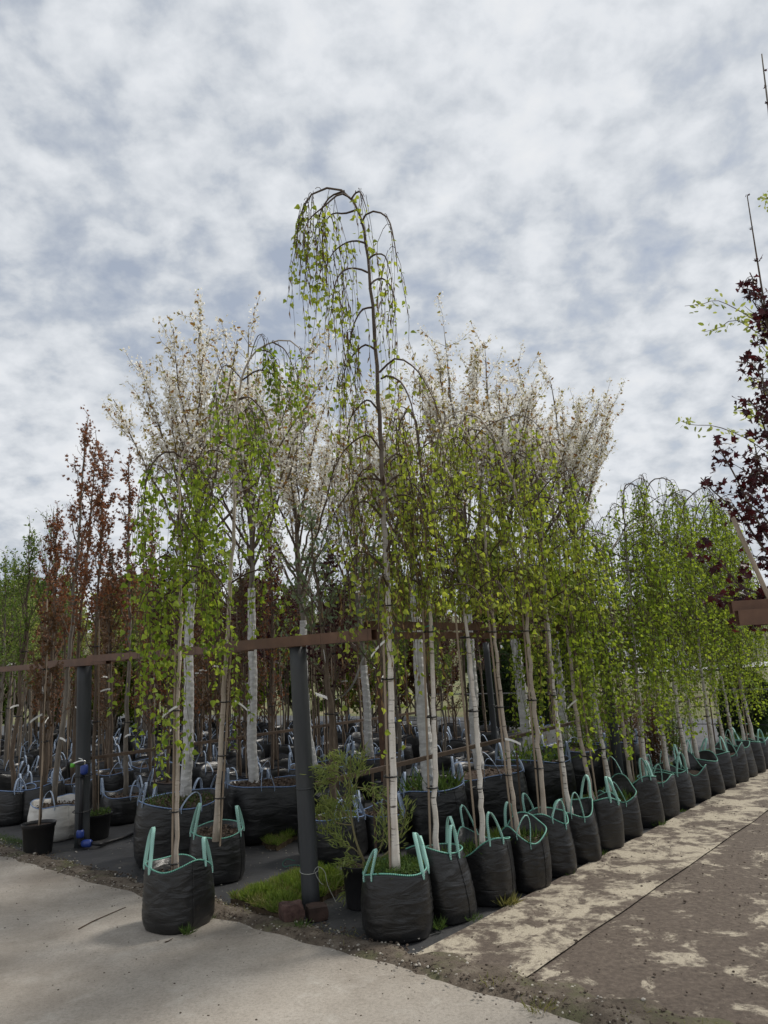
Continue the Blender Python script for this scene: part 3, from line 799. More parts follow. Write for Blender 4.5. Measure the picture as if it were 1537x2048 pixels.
# path: two overlapping strips of trodden jute mat
def strip(name, w0, w1, z, mat, seed, nv=130, nw=14, v0=-0.27):
    sn = SN(np.random.default_rng(seed), 8, (2, 9))
    rows = []
    for v_ in np.linspace(v0, 13, nv):
        r_ = []
        for k, w_ in enumerate(np.linspace(w0, w1, nw)):
            ww = w_ + (0.02 * float(sn([v_ * 0.8, 3, 1])) if k in (0,) else 0)
            vv = v_ + (0.07 * float(sn([w_ * 3, 1, 0])) if v_ == v0 else 0)
            r_.append(W(vv, ww, z + 0.004 * float(sn([vv * 2, ww * 2, 0]))))
        rows.append(r_)
    return sheet(name, rows, mat, True)
strip('path_outer_strip', -1.70, -9.5, 0.006, 'path_mud', 11, nw=40)
strip('path_inner_strip', -1.73, -1.07, 0.017, 'path_jute', 12)
# bare soil along the edge of the concrete
dsn = SN(np.random.default_rng(9), 9, (2, 12))
rows = []
wd = np.linspace(-5, 9, 320)
for f in np.linspace(0, 1, 9):
    r_ = []
    for w_ in wd:
        e0 = -0.42 + 0.08 * float(dsn([w_ * 1.4, 0, 0])) - 0.02 * max(0, -w_ - 1) ; e1 = -0.20 + 0.10 * float(dsn([w_ * 1.7, 5, 2])) + (0.10 if w_ < -1.1 else 0)
        v_ = e0 + (e1 - e0) * f
        r_.append(W(v_, w_, 0.001 + 0.028 * math.sin(math.pi * f) ** 0.7 + 0.012 * float(dsn([v_ * 9, w_ * 9, 0])) * math.sin(math.pi * f)))
    rows.append(r_)
sheet('bare_soil_strip', rows, 'dirt', True)
# grassy bank and road far behind the fence
sheet('road', [[(x, y, 0.05 if y < 62 else 0.052) for x in (6, 30, 60, 160)] for y in (50, 57, 63)], 'road_pale')
hsn = SN(np.random.default_rng(21), 8, (0.03, 0.12))
rows = []
for y in np.linspace(66, 190, 40):
    r_ = []
    for x in np.linspace(-160, 240, 70):
        rise = min(1, (y - 66) / 75.0); rise = rise * rise * (3 - 2 * rise)
        r_.append((x, y, -0.1 + rise * (9.5 + 3.0 * float(hsn([x, y, 0]))) + 0.25 * float(hsn([x * 5, y * 5, 2]))))
    rows.append(r_)
sheet('grassy_bank', rows, 'hill_grass', True)

# ================================================================== STEEL FRAME
def box_beam(mb, a, b, hgt, wid, thick=0.004):
    """hollow box section between two points, open ends"""
    a, b = np.asarray(a, float), np.asarray(b, float); d = unit(b - a); s = unit(np.cross(d, [0, 0, 1.0])); u = np.array([0, 0, 1.0])
    def ring(p, k):
        return [p + s * (x * (wid / 2 - k)) + u * (y * (hgt / 2 - k)) for x, y in ((-1, -1), (1, -1), (1, 1), (-1, 1))]
    v = ring(a, 0) + ring(b, 0) + ring(a, thick) + ring(b, thick)
    f = []
    for k in range(4):
        k2 = (k + 1) % 4
        f += [(k, k2, 4 + k2, 4 + k), (8 + k2, 8 + k, 12 + k, 12 + k2), (k2, k, 8 + k, 8 + k2), (4 + k, 4 + k2, 12 + k2, 12 + k)]
    mb.add(v, np.array(f))
def beam(label, a, b, hgt=0.07, wid=0.06, grp='brown box section beams'):
    a = np.asarray(a, float); root = thing('steel_beam', label, 'beam', a, 0, grp)
    m = MB(); box_beam(m, a - a, np.asarray(b) - a, hgt, wid); m.obj('box_section', 'brown_paint', root)
    return root
def round_post(label, foot, h, r=0.056, lean=(0, 0)):
    root = thing('steel_post', label, 'post', foot, 0, 'dark round frame posts')
    z = np.linspace(-0.02, h, 12); p = np.c_[lean[0] * z, lean[1] * z, z]
    m = MB(); tube(m, p, r, 24); m.obj('shaft', 'post_paint', root, True)
    m = MB(); tube(m, p[[5, 5]] + np.array([[0, 0, 0], [0, 0, 0.012]]), r + 0.0015, 24); m.obj('weld_ring', 'post_paint', root, True)
    m = MB(); v, f = box((lean[0] * h - 0.06, lean[1] * h - 0.045, h), (lean[0] * h + 0.06, lean[1] * h + 0.045, h + 0.006)); m.add(v, f); m.obj('head_plate', 'brown_paint', root)
    return root
PH = 1.735
LE = (-0.024, 0.0)
corner = round_post('thick dark grey post at the bed corner between turf and two red stones', W(0, 0), PH, 0.06, LE)
ZB = PH + 0.041
top = W(0, 0) + np.array([LE[0] * PH, 0, 0])
def Wt(v, w, z):
    return top + AV * v + AW * w + np.array([0, 0, z])
beam('front brown beam lying on the corner post head, open end beside the white birch', Wt(-0.05, -0.77, ZB), Wt(-0.05, 0.66, ZB), 0.072, 0.06)
beam('brown beam paired behind the corner post beam', Wt(0.09, -0.50, ZB + 0.01), Wt(0.09, 1.55, ZB), 0.06, 0.05)
beam('brown beam from the corner to the left post, passing the leaning birch stems', Wt(0.03, 0.55, ZB - 0.012), Wt(0.03, 2.95, ZB), 0.06, 0.06)
lp_foot = W(0.20, 3.40)
lpost = round_post('dark post carrying the water tap and blue pipe fittings', lp_foot, PH - 0.02, 0.07, (-0.012, 0))
ltop = lp_foot + np.array([-0.012 * PH, 0, 0])
def Lt(v, w, z):
    return ltop + AV * v + AW * w + np.array([0, 0, z])
beam('front brown beam on the head of the water tap post', Lt(-0.05, -0.55, ZB - 0.02), Lt(-0.05, 0.75, ZB - 0.02), 0.075, 0.06)
beam('thin brown beam running behind the water tap post beam', Lt(0.12, -0.6, ZB - 0.01), Lt(0.12, 0.95, ZB - 0.01), 0.05, 0.05)
beam('brown beam leaving the water tap post towards the green shrubs', Lt(0.05, 0.7, ZB - 0.025), Lt(0.05, 4.2, ZB - 0.03), 0.06, 0.05)
beam('upper brown beam behind the path birches, tied with green string', Wt(0.12, -0.56, ZB + 0.075) , Wt(9.0, -0.36, ZB + 0.02), 0.055, 0.06)
beam('lower brown beam under the one tied to the path birches', Wt(0.22, -0.42, ZB + 0.012), Wt(9.0, -0.22, ZB - 0.04), 0.05, 0.06)
mp_foot = W(4.95, -0.02)
mpost = round_post('dark post between the large bags and the path birches', mp_foot, PH, 0.06, (-0.03, 0))
fp_foot = W(6.9, 2.9)
round_post('thin black post standing far back among the wrapped trees', fp_foot, PH + 0.1, 0.05, (-0.02, 0))
br_ = thing('brown_upright', 'brown square upright standing right behind the white birch trunk', 'post', G(772, 1632), 0, None)
m = MB(); v, f = box((-0.03, -0.03, 0), (0.03, 0.03, 1.72)); m.add(v, f); m.obj('box_section', 'brown_paint', br_)
m = MB(); v, f = box((-0.06, -0.06, -0.01), (0.06, 0.06, 0.012)); m.add(v, f); m.obj('foot_plate', 'brown_paint', br_)
# low rails along the rows, with their feet
def low_rail(label, a, b, r=0.017, feet=3):
    a, b = np.asarray(a, float), np.asarray(b, float); root = thing('low_rail', label, 'rail', (a[0], a[1], 0), 0, 'thin low rails through the beds')
    o = np.array([a[0], a[1], 0]); m = MB(); box_beam(m, a - o, b - o, 0.032, 0.03); m.obj('rail', 'rail_steel', root)
    for u in np.linspace(0.12, 0.97, feet):
        p = (a + (b - a) * u) - o; m = MB(); tube(m, np.array([[p[0], p[1], -0.01], [p[0], p[1], p[2] - 0.014]]), 0.010, 6); m.obj('rail_leg', 'rail_steel', root)
low_rail('thin brown rail starting at the corner post behind the willow shrub', W(0.06, -0.02, 0.80), W(5.0, 0.02, 0.86))
low_rail('thin brown rail starting at the water tap post', lp_foot + AV * 0.07 + np.array([0, 0, 0.81]), W(6.2, 3.2, 0.84), feet=4)
low_rail('thin rail joining the middle post to the row end', W(5.0, -0.02, 0.84), W(8.6, 0.0, 0.84), feet=2)
# white birch row end fence
A_, B_ = W(9.3, 9.0), W(9.3, -3.4)
fz = thing('pipe_fence', 'grey pipe fence with mesh across the far end of the beds', 'fence', A_, 0)
for h in (0.88, 0.62, 0.34):
    m = MB(); tube(m, smooth_path([A_ * 0 + [0, 0, h], (B_ - A_) * 0.5 + [0, 0, h - 0.005], B_ - A_ + [0, 0, h]], 12), 0.013 if h > 0.8 else 0.007, 6); m.obj('fence_rail', 'grey_rail' if h > 0.8 else 'black_pipe', fz)
for u in np.linspace(0.0, 1, 9):
    p = (B_ - A_) * u; m = MB(); tube(m, np.array([[p[0], p[1], -0.02], [p[0], p[1], 1.9]]), 0.02, 8); m.obj('fence_post', 'black_pipe', fz)
for h in np.arange(1.15, 1.9, 0.12):
    m = MB(); tube(m, np.array([[0, 0, h], [*(B_ - A_)[:2], h]]), 0.0022, 3); m.obj('fence_wire', 'black_pipe', fz)
# stray beam of the bed across the path, with its post out of the picture
RB = at(1475, 1236, 3.62)
bdir = unit(np.array([0.80, -0.60, 0]) * 0.35 + np.array([0.94, 0.02, 0]))
rpf = RB + bdir * 1.25; rpf[2] = 0
round_post('dark post of the bed across the path under the purple tree', rpf, RB[2] - 0.045, 0.056)
beam('brown beam across the path below the purple maple branches', RB, RB + bdir * 2.2, 0.072, 0.06)
beam('second brown beam behind the one under the purple maple', RB + np.array([0.02, 0.10, 0.055]), RB + np.array([0.02, 0.10, 0.055]) + bdir * 2.2, 0.06, 0.06)

# ---- water tap and pipe on the left post
tap = thing('water_tap', 'black water pipe with blue couplings and chrome tap tied to the post', 'tap', lp_foot + np.array([0.02, -0.10, 0]), 0)
m = MB(); tube(m, np.array([[0, 0, 0.05], [0.002, 0, 0.4], [0.0, 0.0, 0.70]]), 0.02, 10); m.obj('riser_pipe', 'black_pipe', tap, True)
m = MB(); tube(m, np.array([[0, 0, 0.10], [0, 0, 0.115], [0, 0, 0.15], [0, 0, 0.17]]), [0.033, 0.037, 0.037, 0.029], 14); m.obj('coupling', 'blue_plastic', tap, True)
m = MB(); tube(m, np.array([[0.02, 0, 0.045], [0.05, 0, 0.045], [0.10, -0.005, 0.045], [0.115, -0.005, 0.045]]), [0.03, 0.037, 0.037, 0.028], 14); m.obj('coupling', 'blue_plastic', tap, True)
m = MB(); tube(m, smooth_path([(0, 0, 0.11), (0, 0, 0.06), (0.012, 0, 0.045), (0.05, 0, 0.045)], 10), 0.031, 12); m.obj('elbow', 'black_pipe', tap, True)
m = MB(); tube(m, np.array([[0.02, 0, 0.68], [0.022, 0, 0.70], [0.022, 0, 0.755], [0.02, 0, 0.765]]), [0.028, 0.037, 0.037, 0.03], 14); m.obj('coupling', 'blue_plastic', tap, True)
m = MB(); tube(m, smooth_path([(0.03, 0, 0.76), (0.03, -0.005, 0.80), (-0.01, -0.02, 0.805), (-0.075, -0.03, 0.785)], 12), 0.011, 8); m.obj('spout', 'chrome', tap, True)
m = MB(); tube(m, np.array([[0.02, -0.01, 0.80], [0.0, -0.012, 0.825], [-0.03, -0.015, 0.832]]), 0.006, 6); m.obj('lever', 'chrome', tap, True)
m = MB(); tube(m, np.array([[-0.078, -0.03, 0.79], [-0.08, -0.03, 0.755]]), [0.02, 0.024], 10); m.obj('hose_nozzle', 'green_plastic', tap, True)
for h in (0.33, 0.66):
    m = MB(); a = np.linspace(0, 2 * np.pi, 20); tube(m, np.c_[-0.02 + 0.082 * np.cos(a), 0.085 + 0.115 * np.sin(a), h + 0 * a], 0.005, 5, False); m.obj('tie', 'tie', tap)
hb = W(0.12, 3.28) ; hose = thing('water_hose', 'black water hose running along the mat from the blue coupling to the big bag', 'hose', tap.location, 0)
o = np.array(tap.location)
m = MB(); tube(m, smooth_path([np.array([0.11, -0.005, 0.045]), np.array([0.2, 0, 0.03]), G(210, 1690) - o + [0, 0, 0.02], G(250, 1678) - o + [0, 0, 0.02], G(300, 1655) - o + [0, 0, 0.02]], 26), 0.017, 8); m.obj('hose_body', 'black_pipe', hose, True)
# string on the corner post
st = thing('tied_string', 'loose pale string knotted round the corner post above the turf', 'string', W(0, 0, 0.26), 0)
a = np.linspace(0, 2 * np.pi, 22); m = MB(); tube(m, np.c_[-0.007 + 0.0625 * np.cos(a), 0.0625 * np.sin(a), 0.012 * np.sin(a * 1.0)], 0.0025, 5, False); m.obj('loop', 'string', st)
m = MB(); tube(m, smooth_path([(0.03, -0.06, 0), (0.055, -0.055, 0.03), (0.10, -0.05, 0.0), (0.12, -0.05, -0.09), (0.17, -0.04, -0.2)], 16), 0.0018, 5); m.obj('loose_end', 'string', st)
m = MB(); tube(m, smooth_path([(0.04, -0.06, 0), (0.05, -0.06, -0.03), (0.075, -0.06, -0.07), (0.09, -0.055, -0.08)], 10), 0.0018, 5); m.obj('loose_end', 'string', st)
# stones at the corner post
def stone(label, c, dims, rz, mat, seed):
    rg = np.random.default_rng(seed); root = thing('stone_block', label, 'stone', c, rz, 'stones at the post foot')
    import bmesh
    bm = bmesh.new(); bmesh.ops.create_cube(bm, size=1.0); bmesh.ops.scale(bm, vec=dims, verts=bm.verts)
    bmesh.ops.subdivide_edges(bm, edges=bm.edges[:], cuts=4, use_grid_fill=True)
    sn = SN(rg, 8, (10, 45))
    for v_ in bm.verts:
        p = np.array(v_.co); k = (0.022 if seed == 1 else 0.009) * float(sn(p)) ; n_ = unit(p / np.array(dims)); q = p * (1 - 0.10 * max(0, (np.abs(p) / (np.array(dims) / 2)).sum() - 2.0)) + n_ * k
        v_.co = q + np.array([0, 0, dims[2] / 2])
    me = bpy.data.meshes.new('stone_body'); bm.to_mesh(me); bm.free(); me.materials.append(MATS[mat])
    ob = bpy.data.objects.new('stone_body', me); col.objects.link(ob); ob.parent = root
stone('rough split reddish stone left of the corner post foot', G(583, 1846), (0.13, 0.12, 0.12), 0.5, 'brick_red', 1)
stone('dark rusty square block right of the corner post foot', G(634, 1838), (0.13, 0.12, 0.085), 0.35, 'rust_block', 2)

# ================================================================== PATH ROW: bags and weeping birches
def away(p):
    d = np.array([p[0], p[1], 0.0]); return d / np.linalg.norm(d)
ORD = ['first', 'second', 'third', 'fourth', 'fifth', 'sixth', 'seventh', 'eighth', 'ninth', 'tenth', 'eleventh', 'twelfth', 'thirteenth', 'fourteenth', 'fifteenth', 'sixteenth', 'seventeenth', 'eighteenth']
# px of the bag's foot, py of its front foot, radius, height
ROW = [(797, 1892, .205, .365), (899, 1852, .175, .40), (979, 1816, .185, .38), (1057, 1787, .16, .385), (1110, 1757, .175, .40), (1163, 1730, .17, .39), (1206, 1706, .17, .38), (1246, 1681, .175, .38),
       (1290, 1656, .18, .37), (1324, 1640, .17, .37), (1358, 1621, .18, .37), (1389, 1605, .165, .37), (1419, 1592, .18, .39), (1444, 1580, .165, .38), (1467, 1569, .17, .39), (1487, 1558, .17, .39), (1505, 1549, .17, .38), (1520, 1541, .165, .38)]
TR = [  # trunks: photographed points from soil to drooping tip
    [(793, 1752), (785, 1500), (778, 1250), (770, 1050), (757, 800), (745, 600), (730, 480), (707, 402), (668, 377), (632, 385), (605, 420), (594, 470)],
    [(873, 1725), (868, 1400), (855, 1150), (848, 1050), (842, 940), (835, 860), (818, 820), (800, 850), (792, 900)],
    [(966, 1708), (957, 1500), (935, 1260), (922, 1170), (893, 1105), (858, 1050), (825, 1030), (800, 1055), (790, 1110)],
    [(1030, 1690), (1012, 1480), (992, 1290), (978, 1150), (965, 1000), (945, 890), (915, 850), (885, 860), (865, 910)],
    [(1088, 1665), (1078, 1500), (1062, 1350), (1048, 1150), (1036, 1000), (1012, 930), (985, 868), (950, 830), (915, 822), (885, 850), (875, 900)],
    [(1137, 1642), (1122, 1500), (1105, 1350), (1092, 1200), (1083, 1050), (1072, 950), (1050, 905), (1020, 905), (1000, 940)],
    [(1172, 1605), (1155, 1440), (1138, 1290), (1122, 1150), (1112, 1040), (1095, 975), (1075, 955), (1055, 980)],
    [(1216, 1590), (1198, 1450), (1182, 1300), (1170, 1190), (1160, 1110), (1140, 1070), (1115, 1060), (1100, 1090)],
    [(1257, 1575), (1240, 1400), (1226, 1250), (1214, 1145), (1232, 1085), (1262, 1056), (1295, 1043), (1320, 1070)],
    [(1294, 1568), (1276, 1370), (1262, 1200), (1252, 1080), (1247, 990), (1256, 968), (1276, 975), (1290, 1010)],
    [(1330, 1545), (1315, 1380), (1300, 1200), (1290, 1060), (1292, 985), (1310, 958), (1340, 962), (1358, 1000)],
    [(1364, 1530), (1350, 1380), (1335, 1220), (1325, 1100), (1330, 1010), (1350, 985), (1375, 1000)],
    [(1393, 1522), (1373, 1370), (1360, 1230), (1352, 1110), (1365, 1020), (1390, 985), (1415, 975), (1430, 1000)],
    [(1419, 1502), (1402, 1330), (1392, 1200), (1386, 1080), (1398, 1010), (1420, 990), (1440, 1010)],
    [(1438, 1494), (1420, 1340), (1410, 1210), (1400, 1100), (1408, 1030), (1428, 1010), (1448, 1040)],
    [(1458, 1486), (1440, 1330), (1428, 1200), (1420, 1100), (1428, 1040), (1445, 1020), (1462, 1050)],
    [(1477, 1476), (1460, 1330), (1450, 1210), (1442, 1110), (1450, 1050), (1465, 1040), (1478, 1070)],
    [(1493, 1470), (1478, 1340), (1468, 1220), (1460, 1120), (1466, 1070), (1480, 1060), (1492, 1090)]]
ROWLOOK = ['tall white weeping birch, bare arching top, first in the path row at the concrete corner', 'slim white birch, second in the path row, stake on its left side', 'white birch bending at the beam, third in the path row',
           'brown barked birch with paper tag, fourth in the path row', 'staked birch with long arching leader, fifth in the path row', 'crooked birch stem, sixth in the path row', 'staked birch against the dark middle post, seventh in the path row']
for k, ((bx, by, br, bh), tr) in enumerate(zip(ROW, TR)):
    front = G(bx, by); c = front + away(front) * br
    rg = np.random.default_rng(100 + k)
    az0 = math.atan2(-c[1], -c[0])
    hs = {0: ((az0 - 0.85, 0.0), (az0 + 1.25, -0.05), (az0 + 1.6, -0.02)), 1: ((az0 + 0.9, -0.02), (az0 + 2.4, 0.02)), 2: ((az0 + 0.55, 0.01), (az0 - 2.6, 0.0)), 3: ((az0 + 0.0, 0.0), (az0 - 2.4, 0.0)), 4: ((az0 + 0.6, 0.0), (az0 - 2.3, 0.0))}.get(
        k, ((az0 + rg.uniform(-0.9, 0.9), rg.uniform(-.04, .03)), (az0 + math.pi + rg.uniform(-0.9, 0.9), rg.uniform(-.04, .03))))
    lab = ['wide black bag full of green weeds, first in the path row at the concrete corner'] + ['black bag with mint straps, %s in the path row counted from the concrete' % o_ for o_ in ORD[1:]]
    lk = (0.0, 0.0) if k == 0 else (rg.uniform(-0.12, 0.02), rg.uniform(-.04, .04))
    if k == 1: lk = (-0.16, 0.02)
    b_ = bag(lab[k], c, br, bh, 'mint strapped bags along the path', handles=hs, seed=200 + k, res=(56, 24) if k < 6 else (36, 14), soil=0.02 if k == 0 else rg.uniform(0.05, 0.10), tilt=lk, chips=60 if k < 8 else 0, sag=rg.uniform(0.02, 0.055) if k else 0.015, wr=rg.uniform(0.8, 2.0), hh=0.16)
    zs_ = bh - (0.02 if k == 0 else 0.07)
    cen = c + np.array([lk[0] * bh, lk[1] * bh, 0])
    if k == 0:
        wd_ = MB(); n_ = 2600; rr = br * 0.93 * np.sqrt(rg.random(n_)); aa = rg.uniform(0, 6.28, n_)
        leaves(wd_, np.c_[rr * np.cos(aa), rr * np.sin(aa), zs_ + 0.045 * rg.random(n_) + 0.02 * np.cos(rr * 6)], rg.standard_normal((n_, 3)) + np.array([0, 0, 0.5]), rg.uniform(0.009, 0.02, n_), 'oval', rg)
        n_ = 200; rr = br * 0.9 * np.sqrt(rg.random(n_)); aa = rg.uniform(0, 6.28, n_); blades(wd_, np.c_[rr * np.cos(aa), rr * np.sin(aa), zs_ + 0 * rr], rg.uniform(0.04, 0.11, n_), rg, 0.6)
        wd_.obj('weeds', 'weed_leaf', b_, kind='stuff')
    elif k in (1, 2, 3, 7, 8):
        wd_ = MB(); n_ = 130; rr = br * 0.85 * np.sqrt(rg.random(n_)); aa = rg.uniform(0, 6.28, n_)
        blades(wd_, np.c_[cen[0] - c[0] + rr * np.cos(aa), cen[1] - c[1] + rr * np.sin(aa), bh - 0.09 + 0 * rr], rg.uniform(0.05, 0.13, n_), rg, 0.5); wd_.obj('weeds', 'weed_leaf', b_, kind='stuff')
    base = G(tr[0][0], tr[0][1], zs_)
    if np.linalg.norm((base - cen)[:2]) > br * 0.6:
        base = np.array([*(cen[:2] + unit((base - cen)[:2]) * br * 0.6), zs_])
    Y = base[1]; swing = rg.uniform(-0.25, 0.25)
    pts = [base]; n_ = len(tr)
    for q, (px, py) in enumerate(tr[1:], 1):
        pts.append(at(px, py, Y + swing * (q / n_) ** 2))
    lbl = ROWLOOK[k] if k < len(ROWLOOK) else 'leafy weeping birch, %s in the path row counted from the concrete' % ORD[k]
    kw = dict(nb=15, ntw=12, zb=1.75, reach=0.36, rise=0.16, drop=0.45, twl=(0.35, 0.95), lsp=0.038, lsz=0.031, dens=1.0)
    if k == 0:
        EX = [[(763, 757), (775, 752), (802, 764), (824, 812), (838, 900)], [(759, 745), (791, 717), (820, 728), (843, 752), (868, 800), (885, 850)], [(733, 487), (713, 482), (690, 487), (665, 508), (650, 545)],
              [(736, 545), (715, 537), (690, 540), (672, 565), (663, 625)], [(738, 518), (750, 509), (770, 512), (781, 548)], [(742, 568), (755, 558), (775, 562), (790, 600), (788, 645)],
              [(722, 448), (735, 426), (757, 424), (778, 440), (790, 490), (796, 545)], [(703, 398), (712, 386), (722, 386), (735, 422)], [(713, 420), (690, 427), (665, 428), (645, 455), (630, 490)],
              [(745, 615), (725, 620), (708, 650), (700, 690)], [(690, 382), (660, 395), (640, 430), (628, 480)], [(700, 395), (680, 388), (650, 412), (615, 445), (606, 500)], [(752, 700), (730, 690), (700, 720), (680, 770)], [(757, 820), (735, 800), (705, 830), (690, 880)],
              [(762, 900), (735, 870), (690, 900), (660, 960)], [(765, 960), (720, 960), (680, 1010), (650, 1060)], [(766, 980), (800, 950), (840, 985), (860, 1050)]]
        ex = [[at(px, py, Y + swing * 0.5 + ((i * 37 % 11) / 11 - 0.5) * 0.5 * (q / 4)) for q, (px, py) in enumerate(e)] for i, e in enumerate(EX)]
        kw.update(nb=10, zb=2.0, zauto=2.55, reach=0.36, drop=0.45, ntw=9, twl=(0.3, 1.0), lsp=0.062, lsz=0.033, catkins=6, bare=0.1, extra=ex, r0=0.0195, rexp=0.68, tipx=2.6, lmat='birch_leaf_fresh', stake_to=1.95, tags=[(at(770, 1282, Y - 0.04), (-0.8, -0.1, -0.55))], tie_z=(0.86, 1.5, 1.9))
    elif k in (1, 2, 3):
        kw.update(nb=13, zb=1.95, lsp=0.042, lsz=0.031, ntw=12, catkins=2.5, r0=0.0155, minz=1.93, lmat='birch_leaf_fresh')
        if k == 3: kw.update(bark='tan_bark', r0=0.0125, tags=[(at(1010, 1478, Y - 0.03), (1, -0.1, -0.1))])
    else:
        kw.update(r0=0.016, shape='heart' if k < 9 else 'kite', bark='tan_bark' if k in (4, 6, 8) else 'birch_bark', nb=14, ntw=12, lsp=0.036, lsz=0.033, reach=0.50, soff=(rg.choice([-0.035, 0.035]), 0.0), tags=[(at(tr[1][0], tr[1][1] - 40, Y - 0.03), (rg.uniform(-1, 1), -0.3, -0.3))] if k in (4, 6, 9, 11, 12) else ())
        if k in (4, 5, 6, 7, 8): kw.update(lsp=0.040)
        if k in (4, 5): kw.update(lmat='birch_leaf_fresh', minz=1.9, catkins=2)
        if k > 8: kw.update(lsp=0.032)
        if k > 5: kw.update(twl=(0.45, 1.3), minz=0.7)
        wsp = {4: (at(1085, 1240, Y - 0.1), 0.85), 5: (at(1075, 1170, Y - 0.2), 1.1), 7: (at(1230, 1300, Y - 0.2), 1.1), 9: (at(1300, 1280, Y - 0.2), 0.9)}
        if k in wsp: kw.update(wisps=[wsp[k]])
    birch(lbl, base, pts, 300 + k, **kw)

for k_, (px, py, lab) in enumerate(((779, 1252, 'green string tying the tall white birch to the beam'), (859, 1252, 'green string tying the second birch to the beam'))):
    Yk = at(px, py, G(*TR[k_][0], .33)[1]); gt = thing('green_tie_string', lab, 'string', Yk, 0, 'green strings on the beam'); a = np.linspace(0, 2 * np.pi, 18)
    m = MB(); tube(m, np.c_[0.03 * np.cos(a) - .01, 0.05 * np.sin(a) + .03, .008 * np.cos(a)], .003, 5, False); m.obj('loop', 'green_string', gt)
    m = MB(); tube(m, smooth_path([(.02, -.015, 0), (.03, -.02, -.02), (.028, -.02, -.05)], 6), .0025, 4); m.obj('loose_end', 'green_string', gt)
# ---- two birches left of the corner post
f1 = G(357, 1870); c1 = f1 + away(f1) * 0.20
azc = math.atan2(-c1[1], -c1[0])
bag('dented black bag with upright mint straps standing alone on the concrete', c1, 0.205, 0.37, None, handles=((azc - 1.35, -0.03), (azc + 1.35, -0.03)), seed=31, res=(60, 26), soil=0.075, chips=130, sag=0.045, wr=1.5, hh=0.20)
b1 = G(353, 1752, 0.30); Y = b1[1]
birch('thin brown birch planted in the lone bag on the concrete', b1, [b1] + [at(px, py, Y) for px, py in [(356, 1450), (363, 1150), (358, 960), (366, 905), (395, 880), (420, 862), (440, 828), (468, 813), (490, 830), (500, 870)]], 401, r0=0.0125, bark='tan_bark', zb=1.9, nb=9, ntw=11, reach=0.32, drop=0.5,
      extra=[[at(px, py, Y - 0.1 * q / 4) for q, (px, py) in enumerate(e)] for e in ([(363, 915), (345, 903), (320, 910), (300, 940), (290, 985), (286, 1050)], [(372, 925), (400, 935), (420, 970), (434, 1010)], [(364, 1060), (385, 1065), (402, 1090), (414, 1125)], [(362, 1130), (330, 1110), (300, 1140), (285, 1190)], [(366, 1130), (420, 1140), (450, 1175), (470, 1230)], [(360, 1180), (330, 1190), (305, 1230), (300, 1280)])],
      lsp=0.043, lsz=0.038, stake_to=1.75, soff=(-0.026, -0.012), tie_z=(0.42, 0.72, 1.35), tags=[(at(356, 1412, Y - 0.03), (-0.9, -0.2, -0.35))], group=None, wisps=[(at(335, 1330, Y - 0.1), 0.62), (at(310, 1430, Y - 0.1), 0.45)])
f2 = G(435, 1772); c2 = f2 + away(f2) * 0.21
bag('black bag with mint straps behind the lone bag, birch and bark mulch inside', c2, 0.215, 0.37, None, handles=((azc - 1.15, -0.03), (azc + 1.2, 0.0)), seed=32, res=(56, 22), soil=0.03, chips=240, sag=0.03, hh=0.19)
b2 = G(432, 1682, 0.335); Y = b2[1]
birch('leaning birch with drooping leafy tip behind the bag on the concrete', b2, [b2] + [at(px, py, Y) for px, py in [(447, 1400), (462, 1160), (470, 1000), (469, 880), (477, 790), (495, 730), (515, 700), (545, 684), (580, 681), (600, 697), (607, 740)]], 402, r0=0.018, bark='tan_bark', zb=1.75, nb=11, ntw=11, reach=0.40, drop=0.5, twl=(0.3, 0.85), tipx=1.0,
      extra=[[at(px, py, Y - 0.08 * q) for q, (px, py) in enumerate(e)] for e in ([(478, 798), (500, 795), (530, 830), (545, 890)], [(485, 760), (520, 740), (560, 760), (580, 800)], [(470, 900), (430, 880), (400, 910), (385, 980)], [(470, 900), (505, 890), (530, 930), (545, 1000)], [(545, 684), (570, 700), (590, 740)], [(515, 700), (540, 705), (560, 735)])],
      lsp=0.045, lsz=0.037, stake_to=1.95, soff=(0.028, 0.01), group=None, tie_z=(0.62, 0.92, 1.4, 1.8), tags=[(at(470, 1402, Y - .03), (0.7, -0.1, -0.3))], catkins=2)

